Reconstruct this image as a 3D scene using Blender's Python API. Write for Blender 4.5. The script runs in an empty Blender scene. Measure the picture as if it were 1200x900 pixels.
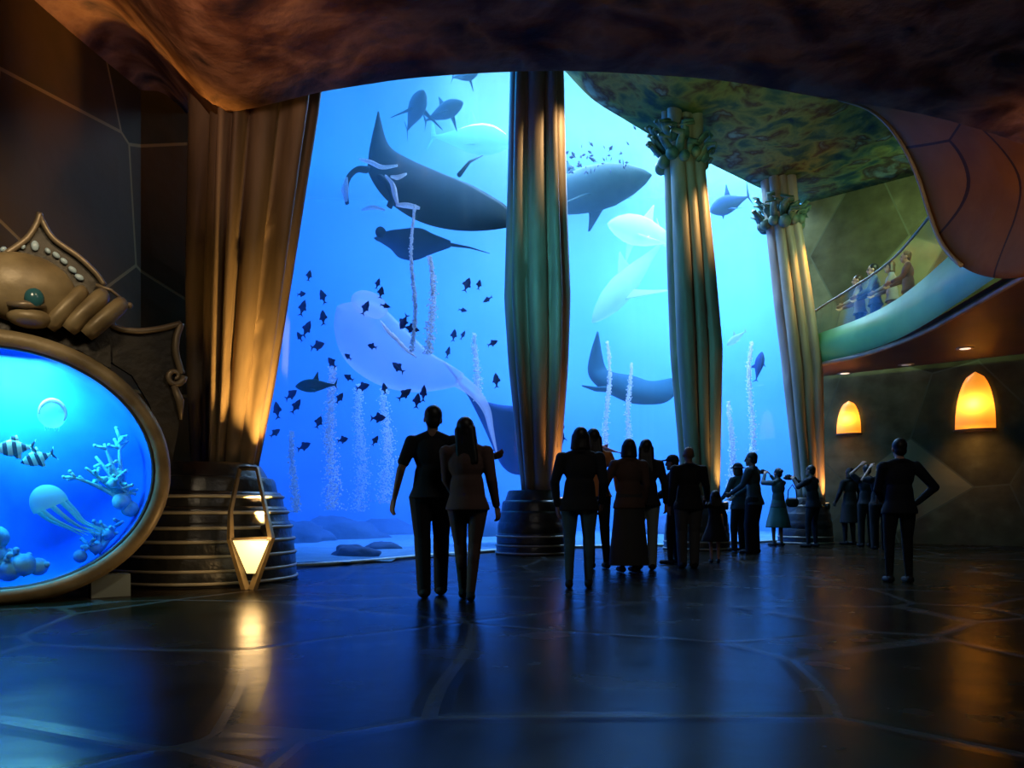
import bpy, bmesh, math, random
from mathutils import Vector, Matrix, noise as mnoise
PI = math.pi
sc = bpy.context.scene
C = sc.collection
F_PX, HOR, EYE = 900.0, 596.0, 0.8      # focal length in px (1200 wide), horizon row, eye height

# ------------------------------------------------------------------ camera
cam_d = bpy.data.cameras.new('camera'); cam = bpy.data.objects.new('camera', cam_d); C.objects.link(cam)
cam.location = (0, 0, EYE); cam.rotation_euler = (PI/2, 0, 0)
cam_d.sensor_width = 36; cam_d.lens = 36*F_PX/1200; cam_d.shift_y = (HOR-450)/1200
cam_d.clip_end = 200; cam_d.clip_start = 0.05
sc.camera = cam

# ------------------------------------------------------------------ world, exposure
w = bpy.data.worlds.new('world'); sc.world = w; w.use_nodes = True
bg = w.node_tree.nodes['Background']; bg.inputs[0].default_value = (0.10, 0.16, 0.22, 1); bg.inputs[1].default_value = 0.008
sc.view_settings.view_transform = 'Standard'; sc.view_settings.look = 'None'
sc.view_settings.exposure = 0.0; sc.view_settings.gamma = 1.0; sc.view_settings.use_curve_mapping = False
try:
    cy = sc.cycles
    cy.use_denoising = True; cy.volume_bounces = 1; cy.max_bounces = 8; cy.diffuse_bounces = 3; cy.glossy_bounces = 3
    cy.transparent_max_bounces = 16; cy.caustics_reflective = False; cy.caustics_refractive = False
    cy.sample_clamp_indirect = 4.0; cy.volume_step_rate = 4.0
except Exception:
    pass

def at(px, py, d):
    """the point at depth d that a pixel of the 1200x900 frame looks at"""
    return Vector(((px-600)/F_PX*d, d, EYE+(HOR-py)/F_PX*d))

def area(name, loc, target, size, energy, col, size_y=None, shape='RECTANGLE', spread=PI):
    l = bpy.data.lights.new(name, 'AREA'); l.energy = energy; l.color = col; l.shape = shape
    l.size = size; l.size_y = size_y or size; l.spread = spread
    o = bpy.data.objects.new(name, l); C.objects.link(o); o.location = loc
    o.rotation_euler = (Vector(target)-Vector(loc)).to_track_quat('-Z', 'Y').to_euler()
    return o
def spot(name, loc, target, energy, col, angle=60, blend=0.6, radius=0.08, parent=None):
    l = bpy.data.lights.new(name, 'SPOT'); l.energy = energy; l.color = col
    l.spot_size = math.radians(angle); l.spot_blend = blend; l.shadow_soft_size = radius
    o = bpy.data.objects.new(name, l); C.objects.link(o); o.location = loc
    o.rotation_euler = (Vector(target)-Vector(loc)).to_track_quat('-Z', 'Y').to_euler()
    return o
def point(name, loc, energy, col, radius=0.1):
    l = bpy.data.lights.new(name, 'POINT'); l.energy = energy; l.color = col; l.shadow_soft_size = radius
    o = bpy.data.objects.new(name, l); C.objects.link(o); o.location = loc
    return o

# daylight and blue light over the big tank; side lamp and spot added
area('tank_light', (2.8, 19.5, 11.6), (2.8, 19.6, 0), 9, 5200, (0.70, 0.95, 1.0), 6)
area('tank_light', (-5.0, 20, 11.6), (-5.0, 20.1, 0), 8, 2500, (0.03, 0.48, 1.0), 9)
area('tank_light', (6.5, 22.5, 11.6), (6.5, 22.5, 0), 5, 3000, (0.6, 0.95, 1.0), 6)
area('tank_light', (-11.6, 19.0, 4.5), (0, 20.0, 3.5), 7, 200, (0.02, 0.36, 1.0), 5)  # unseen side lamp added to strengthen the blue at the left
spot('tank_light', (-3.0, 12.3, 8.6), (-2.3, 14.0, 3.1), 520, (0.85, 0.92, 1.0), 26, 0.9, 0.2)  # unseen spot added to brighten the pale ray
# unseen fill lights added to brighten the hall's ceilings, walls, columns and visitors
spot('fill_light', (-2.3, 4.5, 3.6), (-2.7, 7.1, 5.4), 230, (1.0, 0.56, 0.42), 72, 1.0, 0.3)
spot('fill_light', (2.5, 0.5, 0.9), (1.2, 6.5, 5.4), 40, (1.0, 0.42, 0.26), 70, 1.0, 0.3)
spot('fill_light', (-2.9, 3.4, 4.2), (-4.6, 6.3, 2.0), 330, (1.0, 0.80, 0.52), 57, 1.0, 0.3)
spot('fill_light', (4.6, 4.0, 1.2), (6.7, 9.8, 4.0), 1300, (1.0, 0.52, 0.26), 44, 1.0, 0.3)
spot('fill_light', (3.5, -0.5, 4.4), (2.9, 2.6, 0.0), 30, (0.55, 0.9, 0.95), 90, 1.0, 0.4)
spot('fill_light', (-1.5, 8.6, 5.6), (3.4, 15.0, 4.6), 800, (0.07, 0.60, 0.72), 62, 1.0, 0.3)
spot('fill_light', (8.4, 13.6, 7.7), (8.9, 17.4, 6.2), 1500, (0.55, 0.90, 0.50), 95, 1.0, 0.3)
spot('fill_light', (3.0, 9.8, 5.2), (4.4, 13.5, 8.6), 230, (0.50, 0.85, 0.42), 80, 1.0, 0.3)

spot('fill_light', (-1.5, 4.5, 4.6), (-4.9, 7.7, 3.0), 230, (1.0, 0.74, 0.42), 36, 1.0, 0.2)
area('fill_light', (1.6, 3.6, 4.7), (1.8, 9.5, 0.8), 1.4, 24, (1.0, 0.90, 0.78))  # soft front fill added to lift the visitors

# ------------------------------------------------------------------ materials
def nt(m):
    return m.node_tree.nodes, m.node_tree.links
def mat(name, col, rough=0.5, metal=0.0, spec=0.5, emit=None, estr=0.0):
    m = bpy.data.materials.new(name); m.use_nodes = True
    b = m.node_tree.nodes['Principled BSDF']
    b.inputs['Base Color'].default_value = (*col, 1); b.inputs['Roughness'].default_value = rough
    b.inputs['Metallic'].default_value = metal; b.inputs['Specular IOR Level'].default_value = spec
    if emit:
        b.inputs['Emission Color'].default_value = (*emit, 1); b.inputs['Emission Strength'].default_value = estr
    return m
def noisy(name, cols, scale=3.0, detail=6, rough=0.6, metal=0.0, bump=0.0, spec=0.5, dist=0.0, stretch=None, bscale=None):
    """a mottled surface: a noise ramp over the list of colours, and a bump"""
    m = mat(name, cols[0], rough, metal, spec); n, l = nt(m); b = n['Principled BSDF']
    tc = n.new('ShaderNodeTexCoord'); src = tc.outputs['Object']
    if stretch:
        mp = n.new('ShaderNodeMapping'); mp.inputs['Scale'].default_value = stretch; l.new(src, mp.inputs[0]); src = mp.outputs[0]
    t = n.new('ShaderNodeTexNoise'); t.inputs['Scale'].default_value = scale; t.inputs['Detail'].default_value = detail
    t.inputs['Distortion'].default_value = dist; l.new(src, t.inputs['Vector'])
    r = n.new('ShaderNodeValToRGB'); l.new(t.outputs['Fac'], r.inputs[0])
    e = r.color_ramp.elements
    while len(e) < len(cols): e.new(0.5)
    for i, c in enumerate(cols):
        e[i].position = 0.3+0.4*i/max(1, len(cols)-1); e[i].color = (*c, 1)
    l.new(r.outputs[0], b.inputs['Base Color'])
    if bump:
        t2 = n.new('ShaderNodeTexNoise'); t2.inputs['Scale'].default_value = bscale or scale*2; t2.inputs['Detail'].default_value = 5
        l.new(src, t2.inputs['Vector'])
        bp = n.new('ShaderNodeBump'); bp.inputs['Strength'].default_value = bump; bp.inputs['Distance'].default_value = 0.08
        l.new(t2.outputs['Fac'], bp.inputs['Height']); l.new(bp.outputs[0], b.inputs['Normal'])
    return m
def panelled(name, cols, line, scale, width=0.03, rough=0.55, metal=0.0, bump=0.4, stretch=None, spec=0.06, plane=None):
    """big irregular polygon plates with pale raised seams between them"""
    m = mat(name, cols[0], rough, metal, spec); n, l = nt(m); b = n['Principled BSDF']
    tc = n.new('ShaderNodeTexCoord'); src = tc.outputs['Object']
    if stretch:
        mp = n.new('ShaderNodeMapping'); mp.inputs['Scale'].default_value = stretch; l.new(src, mp.inputs[0]); src = mp.outputs[0]
    if plane:                                       # lay the plates out along the wall: (x, y) share of the run, and the height
        sx = n.new('ShaderNodeSeparateXYZ'); l.new(src, sx.inputs[0]); ma = n.new('ShaderNodeMath'); ma.operation = 'MULTIPLY'; ma.inputs[1].default_value = plane[0]
        mb = n.new('ShaderNodeMath'); mb.operation = 'MULTIPLY_ADD'; mb.inputs[1].default_value = plane[1]; l.new(sx.outputs[0], ma.inputs[0]); l.new(sx.outputs[1], mb.inputs[0]); l.new(ma.outputs[0], mb.inputs[2])
        cx = n.new('ShaderNodeCombineXYZ'); l.new(mb.outputs[0], cx.inputs[0]); l.new(sx.outputs[2], cx.inputs[1]); src = cx.outputs[0]
    v = n.new('ShaderNodeTexVoronoi'); v.feature = 'DISTANCE_TO_EDGE'; v.inputs['Scale'].default_value = scale; l.new(src, v.inputs['Vector'])
    v2 = n.new('ShaderNodeTexVoronoi'); v2.inputs['Scale'].default_value = scale; l.new(src, v2.inputs['Vector'])
    if plane: v.voronoi_dimensions = v2.voronoi_dimensions = '2D'
    t = n.new('ShaderNodeTexNoise'); t.inputs['Scale'].default_value = 2.5; t.inputs['Detail'].default_value = 6; l.new(src, t.inputs['Vector'])
    sep = n.new('ShaderNodeSeparateColor'); l.new(v2.outputs['Color'], sep.inputs[0])
    mixv = n.new('ShaderNodeMath'); mixv.operation = 'MULTIPLY_ADD'; mixv.inputs[1].default_value = 0.55
    l.new(sep.outputs[0], mixv.inputs[0])
    half = n.new('ShaderNodeMath'); half.operation = 'MULTIPLY'; half.inputs[1].default_value = 0.5; l.new(t.outputs['Fac'], half.inputs[0])
    l.new(half.outputs[0], mixv.inputs[2])
    r = n.new('ShaderNodeValToRGB'); l.new(mixv.outputs[0], r.inputs[0]); e = r.color_ramp.elements
    while len(e) < len(cols): e.new(0.5)
    for i, c in enumerate(cols):
        e[i].position = 0.2+0.55*i/max(1, len(cols)-1); e[i].color = (*c, 1)
    st = n.new('ShaderNodeMath'); st.operation = 'LESS_THAN'; st.inputs[1].default_value = width; l.new(v.outputs['Distance'], st.inputs[0])
    mx = n.new('ShaderNodeMix'); mx.data_type = 'RGBA'; l.new(st.outputs[0], mx.inputs['Factor'])
    l.new(r.outputs[0], mx.inputs['A']); mx.inputs['B'].default_value = (*line, 1)
    l.new(mx.outputs['Result'], b.inputs['Base Color'])
    bp = n.new('ShaderNodeBump'); bp.inputs['Strength'].default_value = bump; bp.inputs['Distance'].default_value = 0.05
    ad = n.new('ShaderNodeMath'); ad.operation = 'MULTIPLY_ADD'; ad.inputs[1].default_value = 0.6; l.new(t.outputs['Fac'], ad.inputs[0])
    mn = n.new('ShaderNodeMath'); mn.operation = 'MINIMUM'; mn.inputs[1].default_value = 0.15; l.new(v.outputs['Distance'], mn.inputs[0])
    ml = n.new('ShaderNodeMath'); ml.operation = 'MULTIPLY'; ml.inputs[1].default_value = 4.0; l.new(mn.outputs[0], ml.inputs[0])
    l.new(ml.outputs[0], ad.inputs[2]); l.new(ad.outputs[0], bp.inputs['Height']); l.new(bp.outputs[0], b.inputs['Normal'])
    return m
def glass_mat(name, tint=(1, 1, 1), refl=0.06):
    """thin clear pane: mostly let-through, a little mirror"""
    m = bpy.data.materials.new(name); m.use_nodes = True; n, l = nt(m)
    n.remove(n['Principled BSDF']); out = n['Material Output']
    tr = n.new('ShaderNodeBsdfTransparent'); tr.inputs[0].default_value = (*tint, 1)
    gl = n.new('ShaderNodeBsdfGlossy'); gl.inputs['Roughness'].default_value = 0.08
    mx = n.new('ShaderNodeMixShader'); mx.inputs[0].default_value = refl
    l.new(tr.outputs[0], mx.inputs[1]); l.new(gl.outputs[0], mx.inputs[2]); l.new(mx.outputs[0], out.inputs['Surface'])
    return m
def water_volume(name, scatter, absorb):
    """clear water: scatter and absorb are per metre, per colour"""
    m = bpy.data.materials.new(name); m.use_nodes = True; n, l = nt(m)
    n.remove(n['Principled BSDF']); out = n['Material Output']
    k = max(scatter); s = n.new('ShaderNodeVolumeScatter'); s.inputs['Color'].default_value = (*[c/k for c in scatter], 1)
    s.inputs['Density'].default_value = k; s.inputs['Anisotropy'].default_value = 0.2
    ka = max(absorb); a = n.new('ShaderNodeVolumeAbsorption'); a.inputs['Color'].default_value = (*[1-c/ka for c in absorb], 1)
    a.inputs['Density'].default_value = ka
    add = n.new('ShaderNodeAddShader'); l.new(s.outputs[0], add.inputs[0]); l.new(a.outputs[0], add.inputs[1]); l.new(add.outputs[0], out.inputs['Volume'])
    return m
def see_thin(name, col, alpha, rough=0.5):
    m = mat(name, col, rough); m.node_tree.nodes['Principled BSDF'].inputs['Alpha'].default_value = alpha
    return m

# ------------------------------------------------------------------ mesh helpers
def obj(name, bm, material, parent=None, smooth=True, world=False):
    me = bpy.data.meshes.new(name)
    bmesh.ops.recalc_face_normals(bm, faces=bm.faces)
    bm.to_mesh(me); bm.free()
    for p in me.polygons: p.use_smooth = smooth
    for m in (material if isinstance(material, (list, tuple)) else [material]): me.materials.append(m)
    o = bpy.data.objects.new(name, me); C.objects.link(o)
    if parent: o.parent = parent
    return o
def sharp(o, ang=35):
    a = math.radians(ang); me = o.data
    bm = bmesh.new(); bm.from_mesh(me)
    for e in bm.edges:
        if len(e.link_faces) == 2 and e.calc_face_angle(0) > a: e.smooth = False
    bm.to_mesh(me); bm.free(); return o
def tag(o, label=None, cat=None, group=None, kind=None):
    if label: o['label'] = label
    if cat: o['category'] = cat
    if group: o['group'] = group
    if kind: o['kind'] = kind
    return o
def thing(name, label, cat, loc=(0, 0, 0), rz=0.0, group=None):
    o = bpy.data.objects.new(name, None); C.objects.link(o); o.location = loc; o.rotation_euler = (0, 0, rz)
    o.empty_display_size = 0.2
    return tag(o, label, cat, group)
def struct(name, bm, material, smooth=True):
    return tag(obj(name, bm, material, None, smooth), kind='structure')
def box(bm, x0, y0, z0, x1, y1, z1):
    v = [bm.verts.new(p) for p in ((x0,y0,z0),(x1,y0,z0),(x1,y1,z0),(x0,y1,z0),(x0,y0,z1),(x1,y0,z1),(x1,y1,z1),(x0,y1,z1))]
    for f in ((0,3,2,1),(4,5,6,7),(0,1,5,4),(1,2,6,5),(2,3,7,6),(3,0,4,7)): bm.faces.new([v[i] for i in f])
    return v
def grid(bm, rows, close_u=False):
    """faces over a list of equally long rows of points"""
    vs = [[bm.verts.new(p) for p in r] for r in rows]
    for a, b in zip(vs, vs[1:]):
        m = len(a)
        for i in range(m if close_u else m-1):
            j = (i+1) % m
            bm.faces.new((a[i], a[j], b[j], b[i]))
    return vs
def lathe(bm, prof, seg=32, fn=None, cap=True, cx=0, cy=0):
    """surface of revolution; fn(angle, z, r) may change the radius"""
    rows = []
    for r, z in prof:
        rows.append([(cx+(fn(a, z, r) if fn else r)*math.cos(a), cy+(fn(a, z, r) if fn else r)*math.sin(a), z) for a in (2*PI*i/seg for i in range(seg))])
    vs = grid(bm, rows, True)
    if cap:
        bm.faces.new(list(reversed(vs[0]))); bm.faces.new(vs[-1])
    return vs
def frames(pts, closed=False):
    n = len(pts); out = []
    up = Vector((0, 0, 1)); prev = None
    for i, p in enumerate(pts):
        a = pts[(i-1) % n] if (closed or i > 0) else p
        b = pts[(i+1) % n] if (closed or i < n-1) else p
        t = (b-a).normalized()
        if prev is None:
            u = t.cross(up)
            if u.length < 0.05: u = t.cross(Vector((1, 0, 0)))
            u.normalize()
        else:
            u = (prev - t*prev.dot(t))
            u = u.normalized() if u.length > 1e-6 else t.orthogonal().normalized()
        prev = u; out.append((t, u, t.cross(u).normalized()))
    return out
def tube(bm, pts, r, seg=10, closed=False, flat=1.0, caps=True):
    """swept round bar; r a number or one per point"""
    pts = [Vector(p) for p in pts]; rs = r if isinstance(r, (list, tuple)) else [r]*len(pts)
    rows = []
    for p, (t, u, v), q in zip(pts, frames(pts, closed), rs):
        rows.append([p+u*math.cos(a)*q+v*math.sin(a)*q*flat for a in (2*PI*k/seg for k in range(seg))])
    if closed: 
        vs = grid(bm, rows, True)
        a, b = vs[-1], vs[0]
        for i in range(seg): bm.faces.new((a[i], a[(i+1) % seg], b[(i+1) % seg], b[i]))
    else:
        vs = grid(bm, rows, True)
        if caps:
            bm.faces.new(list(reversed(vs[0]))); bm.faces.new(vs[-1])
    return vs
def ball(bm, c, r, seg=14, rings=9, rot=None):
    r = Vector(r) if isinstance(r, (tuple, list, Vector)) else Vector((r, r, r)); c = Vector(c)
    rows = []
    for i in range(1, rings):
        th = PI*i/rings
        rows.append([Vector((math.sin(th)*math.cos(a)*r.x, math.sin(th)*math.sin(a)*r.y, math.cos(th)*r.z)) for a in (2*PI*k/seg for k in range(seg))])
    top, bot = Vector((0, 0, r.z)), Vector((0, 0, -r.z))
    if rot is not None:
        rows = [[rot @ p for p in q] for q in rows]; top = rot @ top; bot = rot @ bot
    vs = grid(bm, [[c+p for p in q] for q in rows], True)
    t = bm.verts.new(c+top); b = bm.verts.new(c+bot)
    for k in range(seg):
        bm.faces.new((t, vs[0][(k+1) % seg], vs[0][k])); bm.faces.new((b, vs[-1][k], vs[-1][(k+1) % seg]))
def crom(pts, per=8):
    """smooth curve through points"""
    pts = [Vector(p) for p in pts]; out = []
    for i in range(len(pts)-1):
        p0 = pts[i-1] if i > 0 else pts[0]*2-pts[1]
        p1, p2 = pts[i], pts[i+1]
        p3 = pts[i+2] if i+2 < len(pts) else pts[-1]*2-pts[-2]
        for k in range(per):
            t = k/per
            out.append(0.5*((2*p1)+(p2-p0)*t+(2*p0-5*p1+4*p2-p3)*t*t+(3*p1-p0-3*p2+p3)*t**3))
    out.append(pts[-1]); return out
def lerp(a, b, t): return a+(b-a)*t
def interp(tab, x):
    if x <= tab[0][0]: return tab[0][1]
    for (x0, y0), (x1, y1) in zip(tab, tab[1:]):
        if x <= x1: return y0+(y1-y0)*(x-x0)/(x1-x0)
    return tab[-1][1]
def prism(bm, plan, z0, z1):
    lo = [bm.verts.new((x, y, z0)) for x, y in plan]; hi = [bm.verts.new((x, y, z1)) for x, y in plan]
    n = len(plan)
    for i in range(n): bm.faces.new((lo[i], lo[(i+1) % n], hi[(i+1) % n], hi[i]))
    bm.faces.new(list(reversed(lo))); bm.faces.new(hi)
# ================================================================== the hall
M = {}
M['soffit'] = noisy('reddish_rock', [(0.025, 0.014, 0.012), (0.12, 0.050, 0.022), (0.30, 0.15, 0.070), (0.05, 0.035, 0.026)], 1.3, 12, 0.85, 0.0, 1.0, 0.08, 0.5, bscale=3.0)
M['upper'] = noisy('green_patina', [(0.015, 0.04, 0.05), (0.05, 0.10, 0.045), (0.17, 0.20, 0.05), (0.07, 0.045, 0.02), (0.17, 0.24, 0.14)], 1.7, 12, 0.85, 0, 1.0, 0.08, 0.4, bscale=2.5)
M['wall_l'] = panelled('brown_plates', [(0.030, 0.018, 0.003), (0.055, 0.034, 0.006), (0.09, 0.046, 0.010)], (0.26, 0.15, 0.04), 0.55, 0.010, 0.8, 0, 0.4, plane=(0.45, 0.89))
M['wall_r'] = panelled('stone_plates', [(0.022, 0.018, 0.007), (0.060, 0.054, 0.022), (0.13, 0.12, 0.055)], (0.07, 0.07, 0.035), 0.45, 0.008, 0.7, 0, 0.5, plane=(0.755, -0.656))
M['copper'] = panelled('copper_plates', [(0.09, 0.035, 0.005), (0.14, 0.055, 0.008), (0.19, 0.080, 0.014)], (0.03, 0.014, 0.005), 0.4, 0.006, 0.6, 0.0, 0.4)
M['bronze'] = noisy('bronze', [(0.15, 0.105, 0.05), (0.28, 0.205, 0.10), (0.40, 0.30, 0.16)], 2.5, 5, 0.45, 0.15, 0.15)
M['brass'] = noisy('brass', [(0.45, 0.30, 0.12), (0.70, 0.50, 0.22)], 4, 3, 0.3, 0.7)
M['darkmetal'] = noisy('dark_bronze', [(0.020, 0.016, 0.012), (0.05, 0.04, 0.025)], 4, 5, 0.5, 0.3, 0.2)
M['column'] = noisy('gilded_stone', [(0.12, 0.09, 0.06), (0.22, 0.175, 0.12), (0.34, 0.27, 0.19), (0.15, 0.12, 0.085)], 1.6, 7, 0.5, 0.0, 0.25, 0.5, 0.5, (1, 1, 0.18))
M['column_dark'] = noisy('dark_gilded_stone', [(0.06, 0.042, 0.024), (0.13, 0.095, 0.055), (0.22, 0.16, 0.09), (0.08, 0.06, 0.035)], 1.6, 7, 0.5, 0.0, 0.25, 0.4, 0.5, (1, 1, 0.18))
M['base'] = noisy('dark_stone', [(0.012, 0.013, 0.014), (0.035, 0.035, 0.033)], 4, 5, 0.35, 0, 0.2)
M['band'] = noisy('pale_band', [(0.32, 0.30, 0.22), (0.45, 0.40, 0.30)], 3, 3, 0.4)
M['teal'] = noisy('teal_enamel', [(0.06, 0.22, 0.07), (0.12, 0.34, 0.11)], 1.0, 3, 0.35)
M['glass'] = glass_mat('clear_pane', (0.97, 0.99, 1.0), 0.05)
M['rail_glass'] = glass_mat('rail_pane', (0.80, 0.92, 0.90), 0.14)
M['leaf'] = noisy('verdigris', [(0.03, 0.07, 0.06), (0.08, 0.16, 0.11), (0.20, 0.22, 0.12)], 6, 4, 0.55, 0.2)
M['slab'] = noisy('dark_red_plaster', [(0.06, 0.022, 0.014), (0.10, 0.045, 0.028)], 1.0, 5, 0.5)
M['trim'] = noisy('pale_trim', [(0.20, 0.15, 0.09), (0.32, 0.24, 0.15)], 3, 3, 0.4, 0.3)

# floor: dark polished flagstones
def floor_material():
    m = mat('dark_flagstones', (0.02, 0.02, 0.022), 0.3, 0, 0.03); n, l = nt(m); b = n['Principled BSDF']
    tc = n.new('ShaderNodeTexCoord')
    wv = n.new('ShaderNodeTexNoise'); wv.inputs['Scale'].default_value = 0.5; wv.inputs['Detail'].default_value = 0.0; l.new(tc.outputs['Object'], wv.inputs['Vector'])
    vm = n.new('ShaderNodeVectorMath'); vm.operation = 'MULTIPLY_ADD'; vm.inputs[1].default_value = (0.35, 0.35, 0)
    l.new(wv.outputs['Color'], vm.inputs[0]); l.new(tc.outputs['Object'], vm.inputs[2])
    v = n.new('ShaderNodeTexVoronoi'); v.feature = 'DISTANCE_TO_EDGE'; v.inputs['Scale'].default_value = 0.55; l.new(vm.outputs[0], v.inputs['Vector'])
    v2 = n.new('ShaderNodeTexVoronoi'); v2.inputs['Scale'].default_value = 0.55; l.new(vm.outputs[0], v2.inputs['Vector'])
    t = n.new('ShaderNodeTexNoise'); t.inputs['Scale'].default_value = 1.6; t.inputs['Detail'].default_value = 6; l.new(tc.outputs['Object'], t.inputs['Vector'])
    r = n.new('ShaderNodeValToRGB'); l.new(t.outputs['Fac'], r.inputs[0]); e = r.color_ramp.elements
    e[0].position = 0.3; e[0].color = (0.004, 0.003, 0.001, 1); e[1].position = 0.75; e[1].color = (0.016, 0.010, 0.004, 1)
    st = n.new('ShaderNodeMath'); st.operation = 'LESS_THAN'; st.inputs[1].default_value = 0.016; l.new(v.outputs['Distance'], st.inputs[0])
    mx = n.new('ShaderNodeMix'); mx.data_type = 'RGBA'; l.new(st.outputs[0], mx.inputs['Factor']); l.new(r.outputs[0], mx.inputs['A'])
    mx.inputs['B'].default_value = (0.04, 0.035, 0.03, 1); l.new(mx.outputs['Result'], b.inputs['Base Color'])
    rr = n.new('ShaderNodeMapRange'); rr.inputs['To Min'].default_value = 0.17; rr.inputs['To Max'].default_value = 0.34
    l.new(t.outputs['Fac'], rr.inputs['Value']); l.new(rr.outputs[0], b.inputs['Roughness'])
    bp = n.new('ShaderNodeBump'); bp.inputs['Strength'].default_value = 0.45; bp.inputs['Distance'].default_value = 0.014
    mn = n.new('ShaderNodeMath'); mn.operation = 'MINIMUM'; mn.inputs[1].default_value = 0.04; l.new(v.outputs['Distance'], mn.inputs[0])
    ml = n.new('ShaderNodeMath'); ml.operation = 'MULTIPLY_ADD'; ml.inputs[1].default_value = 12; l.new(mn.outputs[0], ml.inputs[0]); l.new(t.outputs['Fac'], ml.inputs[2])
    l.new(ml.outputs[0], bp.inputs['Height']); l.new(bp.outputs[0], b.inputs['Normal'])
    return m
M['floor'] = floor_material()

GL = crom([(-4.15, 10.35, 0), (-3.5, 10.3, 0), (-2.8, 10.6, 0), (-2.1, 11.45, 0), (-1.5, 12.5, 0), (-0.6, 13.8, 0), (0.4, 15.1, 0), (1.6, 15.7, 0), (3.1, 16.2, 0), (4.4, 16.9, 0), (5.8, 18.0, 0), (7.3, 19.3, 0)], 6)
WALL_L = [Vector((-10.2, 2.94, 0)), Vector((-4.72, 7.05, 0)), Vector((-4.64, 9.6, 0)), Vector((-4.10, 10.45, 0))]
WALL_R = [Vector((7.3, 19.3, 0)), Vector((13.4, 14.0, 0)), Vector((14.5, 6.0, 0)), Vector((14.5, -3.0, 0))]

bm = bmesh.new()                                    # floor, up to the foot of the big window
plan = [(-10.2, -3.0)]+[(14.5, -3), (14.5, 6), (13.4, 14.0)]+[(p.x, p.y) for p in reversed(GL)]+[(-4.64, 9.6), (-4.72, 7.05), (-10.2, 2.94)]
prism(bm, plan, -0.25, 0.0); struct('floor', bm, M['floor'], False)

bm = bmesh.new()                                    # left wall, bending behind the round aquarium
grid(bm, [[(p.x, p.y, z) for p in WALL_L] for z in (0, 1.5, 3, 4.5, 6.0, 6.6)]); struct('wall_left', bm, M['wall_l'], False)
bm = bmesh.new(); grid(bm, [[(p.x, p.y, z) for p in WALL_R] for z in (0, 2, 4, 6, 8, 10.2)]); struct('wall_right', bm, M['wall_r'], False)
bm = bmesh.new(); grid(bm, [[(x, -3.0, z) for x in (-10.2, 2, 14.5)] for z in (0, 3, 6)]); struct('wall_back', bm, M['wall_l'], False)
bm = bmesh.new(); grid(bm, [[(-10.2, y, z) for y in (-3.0, 2.64)] for z in (0, 3, 6)]); struct('wall_side', bm, M['wall_l'], False)

# the low rocky ceiling over the viewer, with its curved far edge
edge_px = [(0, 30, 7.2), (60, 61, 7.95), (120, 89, 8.9), (180, 117, 9.9), (215, 132, 10.25), (245, 134, 8.4), (285, 129, 7.95), (330, 119, 7.9), (375, 108, 8.0), (430, 99, 8.05), (480, 92, 8.1), (560, 86, 8.05), (650, 83, 8.0), (750, 87, 8.0), (850, 95, 8.1), (960, 114, 8.3), (1050, 128, 8.5), (1125, 145, 8.8), (1200, 170, 9.2), (1300, 215, 9.7)]
edge = [at(*e) for e in edge_px]
edge = [WALL_L[0]+Vector((-0.1, 0.1, 5.6)), Vector((-7.5, 5.15, 5.5)), Vector((-5.6, 6.55, 5.4))]+edge+[Vector((14.5, 9.5, 4.9))]
edge = crom(edge, 4)
bm = bmesh.new()
rows = []
NR = 26
for k in range(NR+1):
    t = k/NR; row = []
    for i, p in enumerate(edge):
        near = Vector((lerp(-10.2, 14.5, i/(len(edge)-1)), -3.0, 5.3)); q = p.lerp(near, t)
        s = math.sin(PI*min(1, t*1.4))*min(1, t*7)*min(1, max(0, (p.x+4.4)))
        q.z += s*0.25*mnoise.noise(q*0.55)+0.16*s*mnoise.noise(q*1.7)
        row.append(q)
    rows.append(row)
top = [Vector((p.x*1.02, p.y+0.45, p.z+0.5)) for p in edge]; top2 = [Vector((p.x*1.02, p.y+0.5, 10.4)) for p in edge]
grid(bm, [top2, top]+rows); struct('ceiling', bm, M['soffit'])

# the high patinated ceiling between the low one and the big window
ctop = [(-4.6, 9.6), (0.2, 9.9), (0.9, 9.75), (1.5, 9.25), (2.9, 8.62), (4.3, 8.38), (5.6, 8.3), (7.3, 8.45)]
gu = crom([(p.x, p.y, interp(ctop, p.x)) for p in GL[::3]], 5)
ext = gu+[Vector((WALL_R[0].lerp(WALL_R[1], s).x, WALL_R[0].lerp(WALL_R[1], s).y, 8.45)) for s in (0.15, 0.3, 0.5, 0.75, 1.0)]
bm = bmesh.new(); rows = []
for k in range(21):
    t = k/20; row = []
    for i, p in enumerate(ext):
        q = Vector((p.x, lerp(p.y, 7.2, t), lerp(p.z, max(p.z, 8.6), t)))
        s = min(1, t*5)
        q.z += s*(0.30*mnoise.noise(q*0.6)+0.14*mnoise.noise(q*1.6)); row.append(q)
    rows.append(row)
grid(bm, [[Vector((p.x, p.y+0.05, 12)) for p in ext]]+rows); struct('ceiling_high', bm, M['upper'])

# the big window
bm = bmesh.new(); n = len(GL)
grid(bm, [[(p.x, p.y, 0) for p in GL], [(p.x, p.y, interp(ctop, p.x)+0.05) for p in GL]])
struct('window_1', bm, M['glass'])
bm = bmesh.new(); tube(bm, [p+Vector((0, -0.04, 0.03)) for p in GL], 0.03, 6); struct('trim_1', bm, mat('pale_sill', (0.55, 0.75, 0.78), 0.3))

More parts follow.
